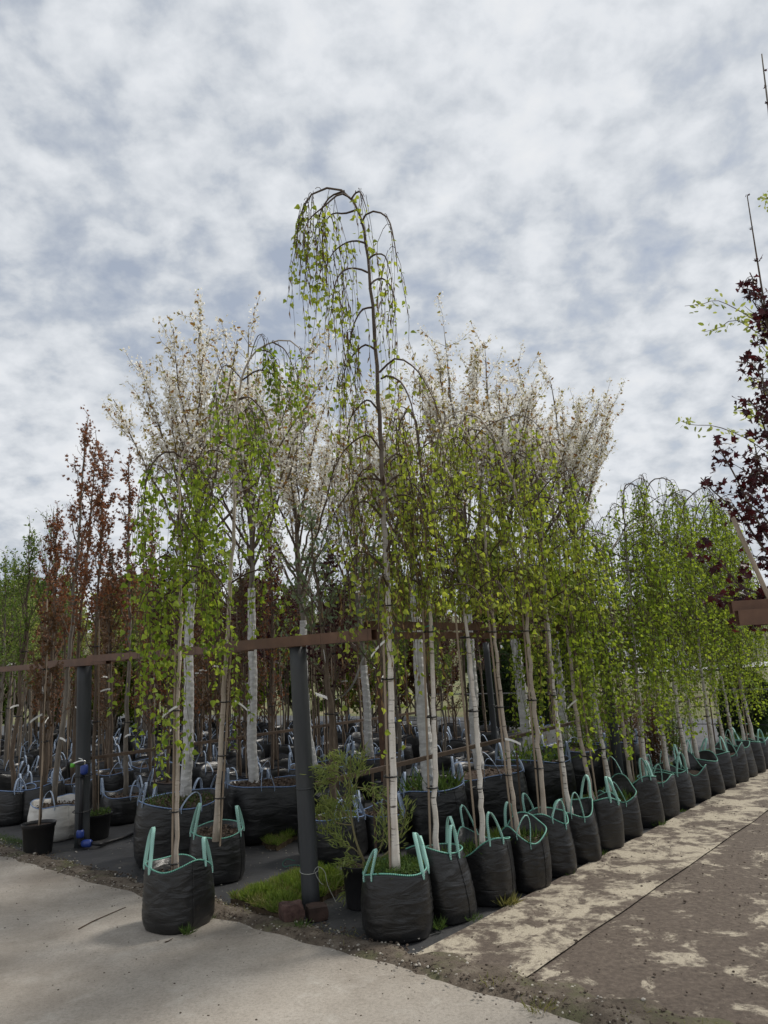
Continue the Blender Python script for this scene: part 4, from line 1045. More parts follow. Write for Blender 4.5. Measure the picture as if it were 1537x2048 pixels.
# ================================================================== BIG BAGS WITH WRAPPED SERVICEBERRIES
# soil point px,py ; bag front foot px,py ; radius ; height ; wrap top py ; crown top py
SB = [
    ('first wrapped tree from the water tap post, in a big weedy bag', (379, 1588), (357, 1738), .38, .50, 1168, 625, .85, .9, 'big bag with blue rim and weeds, beside the lone mint strapped bag'),
    ('wrapped tree in the mulched big bag left of the corner post', (509, 1566), (530, 1690), .40, .50, 1175, 650, .65, .85, 'big bag heaped with bark mulch, left of the corner post'),
    ('wrapped tree seen just right of the corner post', (628, 1538), (640, 1630), .36, .48, 1240, 740, .70, .8, 'big bag behind the corner post and the willow shrub'),
    ('slender wrapped tree left of the tall white birch, under the beam', (741, 1515), (760, 1600), .33, .46, 1330, 760, .70, .8, 'big bag with loose blue straps, left of the tall white birch'),
    ('thickly wrapped tree right of the tall white birch', (860, 1588), (868, 1690), .30, .44, 1150, 790, .70, .8, 'sagging big bag with tall grass, right of the tall white birch'),
    ('wrapped tree behind the bent third birch', (948, 1535), (985, 1655), .38, .47, 1180, 655, .75, .95, 'wide big bag behind the second and third birches'),
    ('thickly wrapped tree behind the fourth birch', (1046, 1500), (1075, 1625), .38, .48, 1100, 690, .80, .95, 'big bag right behind the fourth and fifth birches'),
    ('wrapped tree behind the crooked sixth birch', (1122, 1490), (1150, 1590), .40, .48, 1130, 735, .80, .95, 'big bag left of the dark middle post'),
    ('wrapped tree right of the dark middle post', (1190, 1472), (1215, 1570), .40, .48, 1160, 745, .80, .95, 'big bag right of the dark middle post'),
]
for k, (lab, tp, fp_, br, bh, wt_, ct, spr, blm, blab) in enumerate(SB):
    fr = G(*fp_); c = fr + away(fr) * br
    rg = np.random.default_rng(500 + k); az0 = math.atan2(-c[1], -c[0])
    b_ = bag('black ' + blab, c, br, bh, 'big blue trimmed bags of the wrapped trees', trim='blue', handles=tuple((az0 + a_, rg.uniform(-.05, .03)) for a_ in ((-0.95, 0.35, 2.2) if k == 0 else (-1.2, 0.15, 1.7, 3.2))), seed=510 + k, res=(56, 20), soil=0.03, chips=500 if k < 2 else 160, sag=0.03, hh=0.15, square=0.16)
    if k in (0, 4, 6):
        wd_ = MB(); n_ = 240; rr = br * 0.9 * np.sqrt(rg.random(n_)); aa = rg.uniform(0, 6.28, n_)
        blades(wd_, np.c_[rr * np.cos(aa), rr * np.sin(aa), bh - 0.035 + 0 * rr], rg.uniform(0.05, 0.10 if k == 0 else 0.24, n_), rg, 0.7); wd_.obj('weeds', 'weed_leaf', b_, kind='stuff')
    base = G(tp[0], tp[1], bh - 0.03)
    if np.linalg.norm((base - c)[:2]) > br * 0.7:
        base = np.array([*(c[:2] + unit((base - c)[:2]) * br * 0.7), bh - 0.03])
    H = at(tp[0], ct, base[1])[2] - base[2]; wtop = at(tp[0], wt_, base[1])[2] - base[2]
    upright(lab, 'serviceberry tree', 'serviceberry_tree', base, H, 520 + k, r0=0.042 if k not in (4, 6) else 0.055, zc=wtop + 0.08, nl=17, spread=spr, ang=0.52 * spr / 0.75, ajit=0.6, ntw=9, twl=0.66, clsp=0.085, ftop=0.62, fan=1.05, fsz=(0.019, 0.033), fk=(5, 12), leaf=('bronze_leaf', 'oval', 0.052, 1.9), bloom=blm, lean=((0.035, 0.012)[k] if k < 2 else -0.02, rg.uniform(-.01, .02)), wrap=wtop, group='white wrapped serviceberry trees in blossom')

fr = G(1112, 1512); c = fr + away(fr) * .3
bag('white sack like bag standing among the big black bags behind the beam rail', c, .30, .42, None, mat='bag_white', trim='blue', handles=((-1.2, 0), (-2.4, -.03), (0.6, 0)), seed=599, res=(44, 16), chips=60, wr=1.8)
upright('thin bare stemmed tree rising from the white sack bag', 'tree', 'young_tree', c + np.array([0, 0, .36]), 2.9, 598, r0=.018, zc=1.6, nl=12, spread=.35, ang=.45, ntw=5, twl=.26, leaf=('green_leaf', 'oval', .035, 1.5), bark='brown_bark', stk=2.0)
# ---- loose end of wrapping between two trees
lw = thing('wrapping_strip', 'loose torn strip of white tree wrapping hanging between trunks', 'fabric strip', at(733, 1300, 8.6), 0)
o = np.array(lw.location); pth = smooth_path([at(px, py, 8.6 - 0.2 * q / 5) - o for q, (px, py) in enumerate([(733, 1300), (722, 1330), (708, 1365), (690, 1388), (668, 1400), (648, 1393), (632, 1388)])], 24)
m = MB(); t_, s_, b_ = frames(pth); hw = np.linspace(0.03, 0.05, 24)[:, None]; v = np.stack([pth - b_ * hw, pth + b_ * hw, pth + b_ * hw + [0, 0.004, 0], pth - b_ * hw + [0, 0.004, 0]], 1)
m.add(v.reshape(-1, 3), np.array([(i * 4 + k, i * 4 + (k + 1) % 4, i * 4 + 4 + (k + 1) % 4, i * 4 + 4 + k) for i in range(23) for k in range(4)])); m.obj('fabric', 'wrap', lw)

# ---- two dark stemmed trees behind the willow shrub
for k, (lab, blab, tp, fp_, br, bh, ct) in enumerate((('dark stemmed staked tree with silvery leaves behind the willow shrub', 'black bag with blue straps right behind the willow shrub', (668, 1640), (668, 1730), .27, .33, 1010),
                                                 ('bent dark trunk with silvery leaves left of the tall white birch', 'black bag of the bent dark trunk left of the tall white birch', (764, 1622), (765, 1705), .22, .30, 1080))):
    fr = G(*fp_); c = fr + away(fr) * br; az0 = math.atan2(-c[1], -c[0]); rg = np.random.default_rng(540 + k)
    bag(blab, c, br, bh, None, trim='blue', handles=((az0 - 1.1, 0), (az0 + 0.4, 0), (az0 + 1.3, -.04), (az0 + 3, 0)), seed=550 + k, res=(48, 18), chips=120, soil=0.03, hh=0.15)
    base = G(tp[0], tp[1], bh - 0.03); H = at(tp[0], ct, base[1])[2] - base[2]
    upright(lab, 'tree', 'whitebeam_tree', base, H, 560 + k, r0=0.03, zc=1.15, nl=12, spread=0.5, ang=0.7, ntw=5, twl=0.28, leaf=('silver_leaf', 'oval', 0.055, 1.6), bark='brown_bark', lean=(-0.03, 0.02), stk=1.9 if k == 0 else 0, bend=1.0 * k, tags=1)

# ================================================================== LEFT GROUP
def pot(label, front, rt, h, seed, group=None):
    fr = G(*front); c = fr + away(fr) * rt * 0.8; root = thing('plant_pot', label, 'plant pot', c, 0, group)
    a = np.linspace(0, 2 * np.pi, 40, endpoint=False)
    prof = [(rt * .78, 0), (rt * .80, 0.006), (rt * .93, h * .86), (rt * .965, h * .865), (rt * 1.0, h * .985), (rt * 1.015, h), (rt * .975, h), (rt * .95, h * .9)]
    v = np.concatenate([np.c_[r_ * np.cos(a), r_ * np.sin(a), np.full(40, z_)] for r_, z_ in prof]); n = len(prof)
    i = np.arange(n - 1)[:, None] * 40; j = np.arange(40)[None]; k = (j + 1) % 40
    m = MB(); m.add(v, [np.stack([i + j, i + k, i + 40 + k, i + 40 + j], -1).reshape(-1, 4), np.arange(40)[None, ::-1]]); m.obj('pot_wall', 'black_pot', root, True)
    m = MB(); m.add(np.vstack([[0, 0, h * .9], np.c_[rt * .955 * np.cos(a), rt * .955 * np.sin(a), np.full(40, h * .885)]]), np.stack([np.zeros(40, int), 1 + np.arange(40), 1 + (np.arange(40) + 1) % 40], 1)); m.obj('soil', 'soil', root)
    return root, c
p_, c_ = pot('small round black pot on the edge of the concrete', (76, 1711), .155, .27, 1)
upright('thin staked maroon sapling in the small round pot', 'sapling', 'maroon_sapling', c_ + np.array([0.0, 0, .24]), 2.15, 601, r0=0.011, zc=0.9, nl=14, spread=0.22, ang=0.7, ntw=4, twl=0.2, leaf=('brown_leaf', 'maple', 0.045, 1.6), bark='brown_bark', stk=1.75, tags=2)
fr = G(110, 1684); c_ = fr + away(fr) * .22
azl = math.atan2(-c_[1], -c_[0])
bag('dirty white bag with blue straps behind the small round pot', c_, .235, .35, None, mat='bag_white', trim='blue', handles=((azl - 0.3, -0.16), (azl + 2.0, -.05)), seed=61, res=(52, 20), chips=160, soil=0.04, hh=0.12, wr=1.6)
upright('copper leaved tree with pale trunk in the dirty white bag', 'maple tree', 'copper_maple', c_ + np.array([-0.03, .02, .31]), at(165, 830, c_[1])[2] - .31, 602, r0=0.027, zc=1.35, nl=17, spread=0.30, ang=0.32, ntw=6, twl=0.22, leaf=('copper_leaf', 'maple', 0.032, 2.6), bark='grey_bark', lean=(0.055, 0.0), tags=1)
p_, c_ = pot('wide black pot full of weeds beside the water tap', (190, 1681), .165, .235, 2)
rg = np.random.default_rng(62); n_ = 420; rr = .15 * np.sqrt(rg.random(n_)); aa = rg.uniform(0, 6.28, n_)
m = MB(); leaves(m, np.c_[rr * np.cos(aa), rr * np.sin(aa), .22 + 0.05 * rg.random(n_)], rg.standard_normal((n_, 3)) + [0, 0, .5], rg.uniform(.014, .03, n_), 'oval', rg); m.obj('weeds', 'weed_leaf', p_, kind='stuff')
upright('thin staked tree in the wide pot beside the water tap', 'tree', 'staked_tree', c_ + np.array([0.0, 0, .21]), at(190, 900, c_[1])[2] - .21, 603, r0=0.018, zc=1.5, nl=17, spread=0.36, ang=0.35, ntw=6, twl=0.24, leaf=('copper_leaf', 'maple', 0.033, 3.0), bark='brown_bark', stk=2.0)
LB = [  # front foot px, py, radius, height, label
    (20, 1652, .26, .36, 'black bag at the far left behind the mossy edge'), (80, 1645, .27, .37, 'black bag left of the dirty white bag'), (140, 1625, .26, .36, 'black bag hidden behind the tap post'),
    (245, 1650, .23, .31, 'round black bag with one flat blue strap'), (222, 1605, .28, .36, 'black bag behind the wide weed pot'), (300, 1585, .30, .36, 'black bag behind the big weedy bag')]
for k, (px, py, br, bh, lab) in enumerate(LB):
    fr = G(px, py); c = fr + away(fr) * br; rg = np.random.default_rng(620 + k); az0 = math.atan2(-c[1], -c[0])
    bag(lab, c, br, bh, 'left hand black bags with blue straps', trim='blue', handles=tuple((az0 + a_ + rg.uniform(-.3, .3), rg.uniform(-.05, .03)) for a_ in (-1.1, 0.5, 2.4)), seed=630 + k, res=(44, 16), chips=60, soil=0.05, hh=0.15)
    kind = (('green_leaf', 'oval', .04, 3.0), ('copper_leaf', 'maple', .034, 3.2), ('copper_leaf', 'maple', .033, 3.2), ('copper_leaf', 'maple', .034, 3.0), ('brown_leaf', 'maple', .036, 3.0), ('copper_leaf', 'maple', .034, 2.4))[k]
    ty = (1060, 1010, 860, 900, 1090, 1000)[k]; base = c + np.array([0.03, 0.0, bh - .05]); H = at(px, ty, base[1])[2] - base[2]
    upright(('green leaved tree', 'copper leaved tree', 'tall copper leaved tree', 'grey trunked copper tree', 'brown leaved tree', 'curved grey trunk copper tree')[k] + ' in the ' + lab, 'tree', 'nursery_tree', base, H, 640 + k, r0=.026, zc=1.3, nl=16, spread=.33, ang=.33, ntw=6, twl=.22, leaf=kind, bark='grey_bark' if k in (3, 5) else 'brown_bark', lean=(rg.uniform(-.02, .03), 0), stk=rg.choice([0, 1.9]), tags=1)

# ================================================================== WILLOW-LEAVED SHRUB
fr = G(722, 1822); cw = fr + away(fr) * .12
p_, c_ = pot('tall black pot half hidden behind the first path bag', (724, 1822), .125, .27, 3)
ws_ = thing('willow_shrub', 'spreading narrow leaved shrub between corner post and tall white birch', 'shrub', c_ + np.array([0, 0, .23]), 0)
o = np.array(ws_.location); rg = np.random.default_rng(70); Y = o[1]
stems = [[(735, 1735), (715, 1690), (704, 1640), (700, 1580), (702, 1510)], [(735, 1735), (712, 1700), (690, 1690), (665, 1665), (640, 1650)], [(735, 1735), (765, 1715), (790, 1690), (805, 1660), (815, 1605)], [(735, 1740), (720, 1745), (705, 1765), (692, 1795)], [(704, 1640), (680, 1620), (655, 1615), (628, 1622)],
         [(701, 1580), (680, 1560), (660, 1555), (640, 1570)], [(700, 1575), (720, 1575), (745, 1580), (770, 1590)], [(703, 1540), (690, 1530), (680, 1515), (670, 1520)], [(735, 1735), (760, 1700), (768, 1660), (765, 1620)], [(700, 1560), (690, 1590), (685, 1610), (680, 1640)], [(735, 1735), (718, 1728), (700, 1725), (690, 1740)], [(705, 1650), (685, 1648), (668, 1640), (650, 1600)], [(702, 1600), (715, 1560), (722, 1530), (728, 1500)], [(700, 1560), (680, 1545), (655, 1540), (630, 1545)]]
br_, lp, ld = MB(), [], []
for i, s_ in enumerate(stems):
    dz = rg.uniform(-.18, .18); pth = smooth_path([at(px, py, Y + dz * q / 4) - o for q, (px, py) in enumerate(s_)], 16)
    if i in (0, 1, 2, 3, 8, 10): pth[0] = np.array([rg.uniform(-.03, .03), 0, 0])
    tube(br_, pth, np.linspace(.010 if i in (0, 2) else .005, .0025, 16), 6, False)
    for q in range(150 if i in (0, 1, 4, 11) else 105):
        u = rg.uniform(.32, 1) ** 0.7; k = min(int(u * 15), 14); tg = unit(pth[k + 1] - pth[k])
        off = rg.standard_normal(3) * .028
        lp.append(pth[k] + off); ld.append(tg * .8 + unit(rg.standard_normal(3)) * .8 + np.array([0, 0, .15]))
br_.obj('stems', 'olive_stem', ws_, True)
m = MB(); leaves(m, lp, ld, rg.uniform(.035, .075, len(lp)), 'narrow', rg); m.obj('foliage', 'willow_leaf', ws_, kind='stuff')

# ================================================================== CROWDED BACK ROWS (copies of a few grown trees)
protos = {}
def proto(key, **k):
    protos[key] = upright('proto', 'tree', 'back_row_tree', (0, 0, 0), split=False, **k)
proto('copper', H=3.3, seed=701, r0=.018, zc=.45, nl=26, spread=.36, ang=.5, ntw=6, twl=.22, leaf=('copper_leaf', 'oval', .040, 2.2), bark='brown_bark', stk=1.9)
proto('brown', H=2.8, seed=702, r0=.016, zc=.4, nl=26, spread=.36, ang=.6, ntw=6, twl=.22, leaf=('brown_leaf', 'oval', .042, 2.2), bark='brown_bark', stk=1.7, tags=1)
proto('purple', H=2.8, seed=703, r0=.018, zc=1.0, nl=20, spread=.42, ang=.6, ntw=7, twl=.24, leaf=('purple_leaf', 'oval', .05, 2.6), bark='brown_bark', stk=1.9)
proto('green', H=3.1, seed=704, r0=.020, zc=.9, nl=20, spread=.42, ang=.5, ntw=6, twl=.26, leaf=('green_leaf', 'oval', .045, 2.4), bark='grey_bark', stk=2.0, tags=1)
proto('bare', H=3.4, seed=705, r0=.018, zc=1.9, nl=14, spread=.4, ang=.4, ntw=4, twl=.3, leaf=('green_leaf', 'oval', .030, 1.0), bark='brown_bark', stk=2.2)
proto('yellow', H=3.2, seed=706, r0=.020, zc=1.4, nl=16, spread=.45, ang=.5, ntw=5, twl=.28, leaf=('lime_leaf', 'maple', .050, 1.3), bark='grey_bark', stk=2.1)
bagp = []
for k in range(4):
    b_ = thing('planter_bag', 'p', 'planter bag'); rg = np.random.default_rng(720 + k)
    bag_parts(b_, .24, .34, trim='black', handles=tuple((a_ + rg.uniform(-.5, .5), rg.uniform(-.06, .04)) for a_ in (0, 3.1)), seed=730 + k, res=(22, 9), soil=.05, hh=.13); bagp.append(b_)
LABEL = {'copper': 'copper leaved young tree in the crowded back rows', 'brown': 'brown leaved young tree in the crowded back rows', 'purple': 'dark purple leaved young tree in the crowded back rows', 'green': 'green leaved young tree in the crowded back rows', 'bare': 'tall thin nearly bare young tree in the crowded back rows', 'yellow': 'lime leaved young tree in the crowded back rows'}
used_t, used_b = set(), set()
def place(o, used, key, loc, rz, s, label, group):
    r_ = o if key not in used else copy_tree(o)
    used.add(key)
    r_.location = tuple(map(float, loc)); r_.rotation_euler = (random.uniform(-.02, .02), random.uniform(-.02, .02), rz); r_.scale = (s, s, s)
    r_['label'] = label; r_['group'] = group
    return r_
taken = [np.array(o_.location)[:2] for o_ in bpy.data.objects if o_.type == 'EMPTY' and o_.name.split('.')[0] in ('planter_bag', 'plant_pot') and o_.get('label', 'p') != 'p'] + [fp_foot[:2], lp_foot[:2]]
pick = np.random.default_rng(77)
def px_of(p):
    d = np.asarray(p) - np.array([0, 0, EYE]); z = d @ _f
    return 768.5 + FPX * (d @ _r) / z, 1024 - FPX * (d @ _u) / z
nplaced = 0
for row, w_ in enumerate(np.arange(1.55, 17.0, .72)):
    for v_ in np.arange(1.1 + (row % 2) * .3, 9.0, .80):
        p = W(v_ + pick.uniform(-.12, .12), w_ + pick.uniform(-.1, .1))
        if min(np.linalg.norm(p[:2] - t_) for t_ in taken) < .58:
            continue
        x_, y_ = px_of(p)
        if x_ < -60 or x_ > 1010:
            continue
        far = np.linalg.norm(p[:2])
        if pick.random() < (0.0 if far < 11 else 0.08):
            continue
        q = pick.random()
        if x_ < 330:
            key = 'green' if (x_ < 60 and q < .5) else ('copper' if q < .5 else 'brown' if q < .72 else 'yellow' if q < .82 else 'bare' if q < .92 else 'green')
        elif x_ < 760:
            key = 'brown' if q < .25 else 'purple' if q < .60 else 'copper' if q < .72 else 'bare' if q < .95 else 'green'
        else:
            key = 'bare' if q < .55 else 'brown' if q < .7 else 'purple' if q < .8 else 'green'
        s = pick.uniform(.85, 1.12)
        place(protos[key], used_t, key, p + np.array([0, 0, .29]), pick.uniform(0, 6.28), s * (.85 if x_ > 600 else 1), LABEL[key], 'young trees in the crowded back rows')
        bk = int(pick.integers(0, 4)); place(bagp[bk], used_b, bk, p, pick.uniform(0, 6.28), pick.uniform(.92, 1.08), 'small black bag with blue straps in the crowded back rows', 'bags of the crowded back rows')
        nplaced += 1
print('back row trees', nplaced)

# ================================================================== RIGHT EDGE: purple maple, lime shrub
Yp = 4.25
pf = np.array([2.75, Yp + 0.15, 0.0]); rg = np.random.default_rng(80); azp = math.atan2(-pf[1], -pf[0])
bag('black bag of the purple maple across the path', pf, .25, .4, None, handles=((azp - 1, 0), (azp + 1, 0)), seed=81, res=(36, 14))
pm = thing('purple_maple', 'dark purple leaved maple with wooden stake across the path', 'maple tree', pf + np.array([0, 0, .34]), 0)
o = np.array(pm.location); br_, lp, ld = MB(), [], []
trunkp = smooth_path([np.zeros(3), at(1600, 1180, Yp) - o, at(1575, 900, Yp) - o, at(1560, 600, Yp) - o, at(1545, 300, Yp + .1) - o, at(1524, 108, Yp + .1) - o], 40)
m = MB(); tube(m, trunkp, np.linspace(.024, .004, 40), 8); m.obj('trunk', 'grey_bark', pm, True)
m = MB(); tube(m, np.array([at(1640, 1420, Yp - .1) - o, at(1460, 1022, Yp - .1) - o]), .0125, 8); m.obj('stake', 'stake_wood', pm, True)
limbs = [[(1575, 1130), (1520, 1050), (1475, 960), (1445, 905), (1428, 870)], [(1585, 1150), (1530, 1100), (1480, 1030), (1430, 985), (1402, 955)], [(1600, 1200), (1540, 1190), (1480, 1170), (1430, 1110), (1400, 1100)], [(1600, 1200), (1550, 1210), (1500, 1200), (1450, 1195), (1415, 1185)], [(1570, 860), (1540, 800), (1515, 740), (1485, 718)], [(1565, 760), (1545, 690), (1520, 590), (1500, 545)],
         [(1568, 800), (1535, 640), (1515, 520), (1495, 392)], [(1575, 950), (1545, 900), (1520, 830), (1500, 800)], [(1580, 1030), (1545, 980), (1520, 930), (1510, 890)], [(1590, 1100), (1550, 1060), (1515, 1020), (1490, 1000)], [(1572, 1000), (1540, 960), (1505, 950), (1480, 935)], [(1570, 900), (1550, 840), (1530, 790), (1525, 730)], [(1600, 1200), (1560, 1150), (1530, 1120), (1500, 1110)], [(1560, 700), (1545, 660), (1530, 640), (1505, 600)], [(1600, 1230), (1560, 1240), (1510, 1250), (1470, 1235)]]
for i, s_ in enumerate(limbs):
    dz = rg.uniform(-.3, .3); pth = smooth_path([at(px, py, Yp + dz * q / 3) - o for q, (px, py) in enumerate(s_)], 14)
    br_ = MB(); tube(br_, pth, np.linspace(.009, .003, 14), 5, False)
    shoots = i == 6
    for q in range(7 if shoots else 21):
        u = q / 6 * 0.98 + .02 if shoots else rg.uniform(.2, 1); k = min(int(u * 13), 12)
        if shoots and u < .35: continue
        base_ = pth[k] + (pth[k + 1] - pth[k]) * (u * 13 - k)
        if not shoots:
            e = base_ + unit(rg.standard_normal(3) + np.array([0, 0, .3])) * rg.uniform(.03, .12); tube(br_, np.array([base_, (base_ + e) / 2 + [0, 0, .01], e]), .0022, 3, False)
        else: e = base_
        for z_ in range(3 if shoots else rg.integers(3, 6)):
            lp.append(e + rg.standard_normal(3) * (.004 if shoots else .02)); ld.append(rg.standard_normal(3) * [1, 1, .5] + np.array([0, 0, .7 if shoots else -.45]))
    br_.obj('limb', 'brown_bark', pm)
for z_ in np.linspace(.86, .99, 5):                         # buds on the long leader
    for q in range(4):
        lp.append(trunkp[int(z_ * 39)] + rg.standard_normal(3) * .004); ld.append(rg.standard_normal(3) + [0, 0, .7])
lp = np.array(lp); sz = np.where(np.arange(len(lp)) < len(lp) - 20, rg.uniform(.022, .05, len(lp)), .02)
sz = np.where(lp[:, 2] > (at(1500, 530, Yp) - o)[2], .018, sz)
m = MB(); leaves(m, lp, np.array(ld), sz, 'maple', rg); m.obj('crown', 'purple_leaf', pm, kind='stuff')
ties(pm, trunkp, [1.6], .03)
Yl = 4.9
lf_ = np.array([3.55, Yl + .2, 0.0]); azp = math.atan2(-lf_[1], -lf_[0])
bag('black bag of the lime leaved tree across the path', lf_, .25, .4, None, handles=((azp - 1, 0), (azp + 1, 0)), seed=82, res=(36, 14))
ls = thing('lime_leaved_tree', 'lime leaved branches reaching out from behind the purple maple', 'tree', lf_ + np.array([0, 0, .34]), 0)
o = np.array(ls.location); br_, lp, ld = MB(), [], []
tp_ = smooth_path([np.zeros(3), at(1660, 1100, Yl) - o, at(1640, 800, Yl) - o, at(1625, 560, Yl) - o, at(1600, 380, Yl) - o], 24); m = MB(); tube(m, tp_, np.linspace(.02, .004, 24), 7); m.obj('trunk', 'grey_bark', ls, True)
for i, s_ in enumerate([[(1632, 720), (1540, 660), (1480, 622), (1435, 601), (1405, 608), (1370, 612)], [(1634, 740), (1520, 668), (1470, 640), (1440, 655), (1408, 664)], [(1632, 720), (1560, 690), (1520, 640), (1490, 612)], [(1645, 900), (1560, 915), (1490, 875), (1430, 852), (1385, 850), (1362, 842)], [(1645, 880), (1560, 860), (1500, 825), (1470, 822)], [(1640, 800), (1570, 780), (1520, 770), (1495, 752)], [(1615, 500), (1570, 450), (1540, 400), (1533, 395)], [(1640, 820), (1580, 800), (1530, 700), (1505, 690)]]):
    pth = smooth_path([at(px, py, Yl + rg.uniform(-.08, .08)) - o for px, py in s_], 16); br_ = MB(); tube(br_, pth, np.linspace(.006, .0016, 16), 4, False); br_.obj('limb', 'twig', ls)
    for q in range(46):
        u = rg.uniform(.45, 1); k = min(int(u * 15), 14); lp.append(pth[k] + rg.standard_normal(3) * .025); ld.append(unit(pth[k + 1] - pth[k]) * .6 + rg.standard_normal(3) * .6)
m = MB(); leaves(m, lp, ld, rg.uniform(.03, .052, len(lp)), 'oval', rg); m.obj('crown', 'lime_leaf', ls, kind='stuff')

# ================================================================== BEHIND THE FENCE
def thuja(label, foot, H, R_, seed):
    rg = np.random.default_rng(seed); root = thing('thuja', label, 'conifer', foot, 0, 'dark conifers at the far fence')
    m = MB(); tube(m, np.array([[0, 0, -.02], [0, 0, H * .5], [0, 0, H * .95]]), [.03, .02, .004], 6); m.obj('trunk', 'brown_bark', root)
    n = 5200; z = H * (rg.random(n) ** .8) * .98 + .03; a = rg.uniform(0, 6.28, n); lump = 1 + .16 * np.sin(a * 3 + z * 5) + .1 * np.sin(a * 7 - z * 9)
    rr = R_ * np.sqrt(np.clip(1 - (z / H) ** 2.2, 0, 1)) * lump * (1 - .5 * rg.random(n) ** 2.4)
    m = MB(); leaves(m, np.c_[rr * np.cos(a), rr * np.sin(a), z], np.c_[np.cos(a) * .5, np.sin(a) * .5, np.full(n, .9)] + rg.standard_normal((n, 3)) * .35, rg.uniform(.06, .12, n), 'oval', rg); m.obj('foliage', 'dark_conifer', root, kind='stuff')
for k, (px, d_, top_, rr, lab) in enumerate(((1478, 12.8, 1340, .32, 'dark conifer at the fence right behind the path row end'), (1508, 13.6, 1352, .30, 'dark conifer at the fence beside the gravel lane'), (1098, 15.5, 1330, .30, 'narrow dark conifer far behind the fourth birch'), (1128, 16.5, 1225, .42, 'tall dark conifer seen behind the crooked sixth birch'), (1012, 17, 1310, .36, 'dark conifer far behind the third birch'), (975, 17.6, 1330, .4, 'low dark conifer behind the slim bags'))):
    p = at(px, 1400, d_); p[2] = 0; thuja(lab, p, at(px, top_, d_)[2], rr, 800 + k)
def shrub(label, foot, H, R_, lm, seed, n=2600, stem='brown_bark'):
    rg = np.random.default_rng(seed); root = thing('bushy_shrub', label, 'shrub', foot, 0, 'loose shrubs behind the path row')
    m, lp, ld = MB(), [], []
    for k in range(26):
        a = rg.uniform(0, 6.28); t_ = rg.uniform(.1, 1) * R_; e = np.array([t_ * math.cos(a), t_ * math.sin(a), H * rg.uniform(.6, 1)])
        pth = smooth_path([np.array([.05 * math.cos(a), .05 * math.sin(a), -.02]), e * [.45, .45, .5] + rg.standard_normal(3) * .03, e], 9); tube(m, pth, np.linspace(.006, .002, 9), 3, False)
        for q in range(n // 26):
            i = min(int(rg.uniform(.15, 1) * 8), 7); lp.append(pth[i] + rg.standard_normal(3) * .07); ld.append(rg.standard_normal(3) + [0, 0, .3])
    m.obj('stems', stem, root); c = MB(); leaves(c, lp, ld, rg.uniform(.02, .04, len(lp)), 'oval', rg); c.obj('foliage', lm, root, kind='stuff')
shrub('brown leaved shrub behind the ninth and tenth birches', W(5.9, .35), 1.25, .42, 'brown_leaf', 821)
shrub('olive shrub behind the eighth birch', W(5.2, .55), 1.15, .45, 'green_leaf', 822)
shrub('brown shrub behind the twelfth birch', W(6.9, .30), 1.2, .4, 'brown_leaf', 823)
shrub('green shrub behind the fifteenth birch', W(8.1, .5), 1.1, .45, 'green_leaf', 824)
shrub('dark shrub low behind the eleventh birch', W(6.4, .9), 1.4, .45, 'brown_leaf', 825)
# trees on the far bank and behind the beds
def grown(label, key_seed, H, lm, leafsz, spread):
    return upright(label, 'tree', 'distant_tree', (0, 0, 0), H, key_seed, split=False, r0=H * .014, zc=H * .05, nl=30, spread=spread, ang=.75, ntw=12, twl=H * .15, leaf=(lm, 'oval', leafsz, 3.4), bark='grey_bark')
far = [grown('p', 831, 8.0, 'green_leaf', .22, 2.4), grown('p', 832, 7.0, 'birch_leaf', .20, 2.2), grown('p', 833, 6.5, 'brown_leaf', .18, 2.2)]
used_f = set(); fr_ = np.random.default_rng(84)
FL = ['dark green tree far behind the beds', 'fresh green tree far behind the beds', 'brown tree far behind the beds']
for k in range(46):
    x = -26 + k * .95 + fr_.uniform(-.6, .6)
    if k < 30:
        y = fr_.uniform(15.5, 24); x = -19 + k * .86 + fr_.uniform(-.5, .5); s = fr_.uniform(.40, .56); i = int(fr_.choice([0, 1, 2], p=[.5, .3, .2]))
        place(far[i], used_f, i, (x, y, -.03), fr_.uniform(0, 6.28), s, FL[i], 'trees far behind the beds')
    else:
        y = fr_.uniform(84, 130); x = -10 + (k - 30) * 6.5 + fr_.uniform(-3, 3); s = fr_.uniform(.5, .8); i = int(fr_.integers(0, 2))
        rise = min(1, (y - 66) / 75.0); rise = rise * rise * (3 - 2 * rise)
        place(far[i], used_f, i, (x, y, rise * 8.5 - .5), fr_.uniform(0, 6.28), s, ['dark green tree on the grassy bank beyond the road', 'fresh green tree on the grassy bank beyond the road'][i], 'trees on the grassy bank')
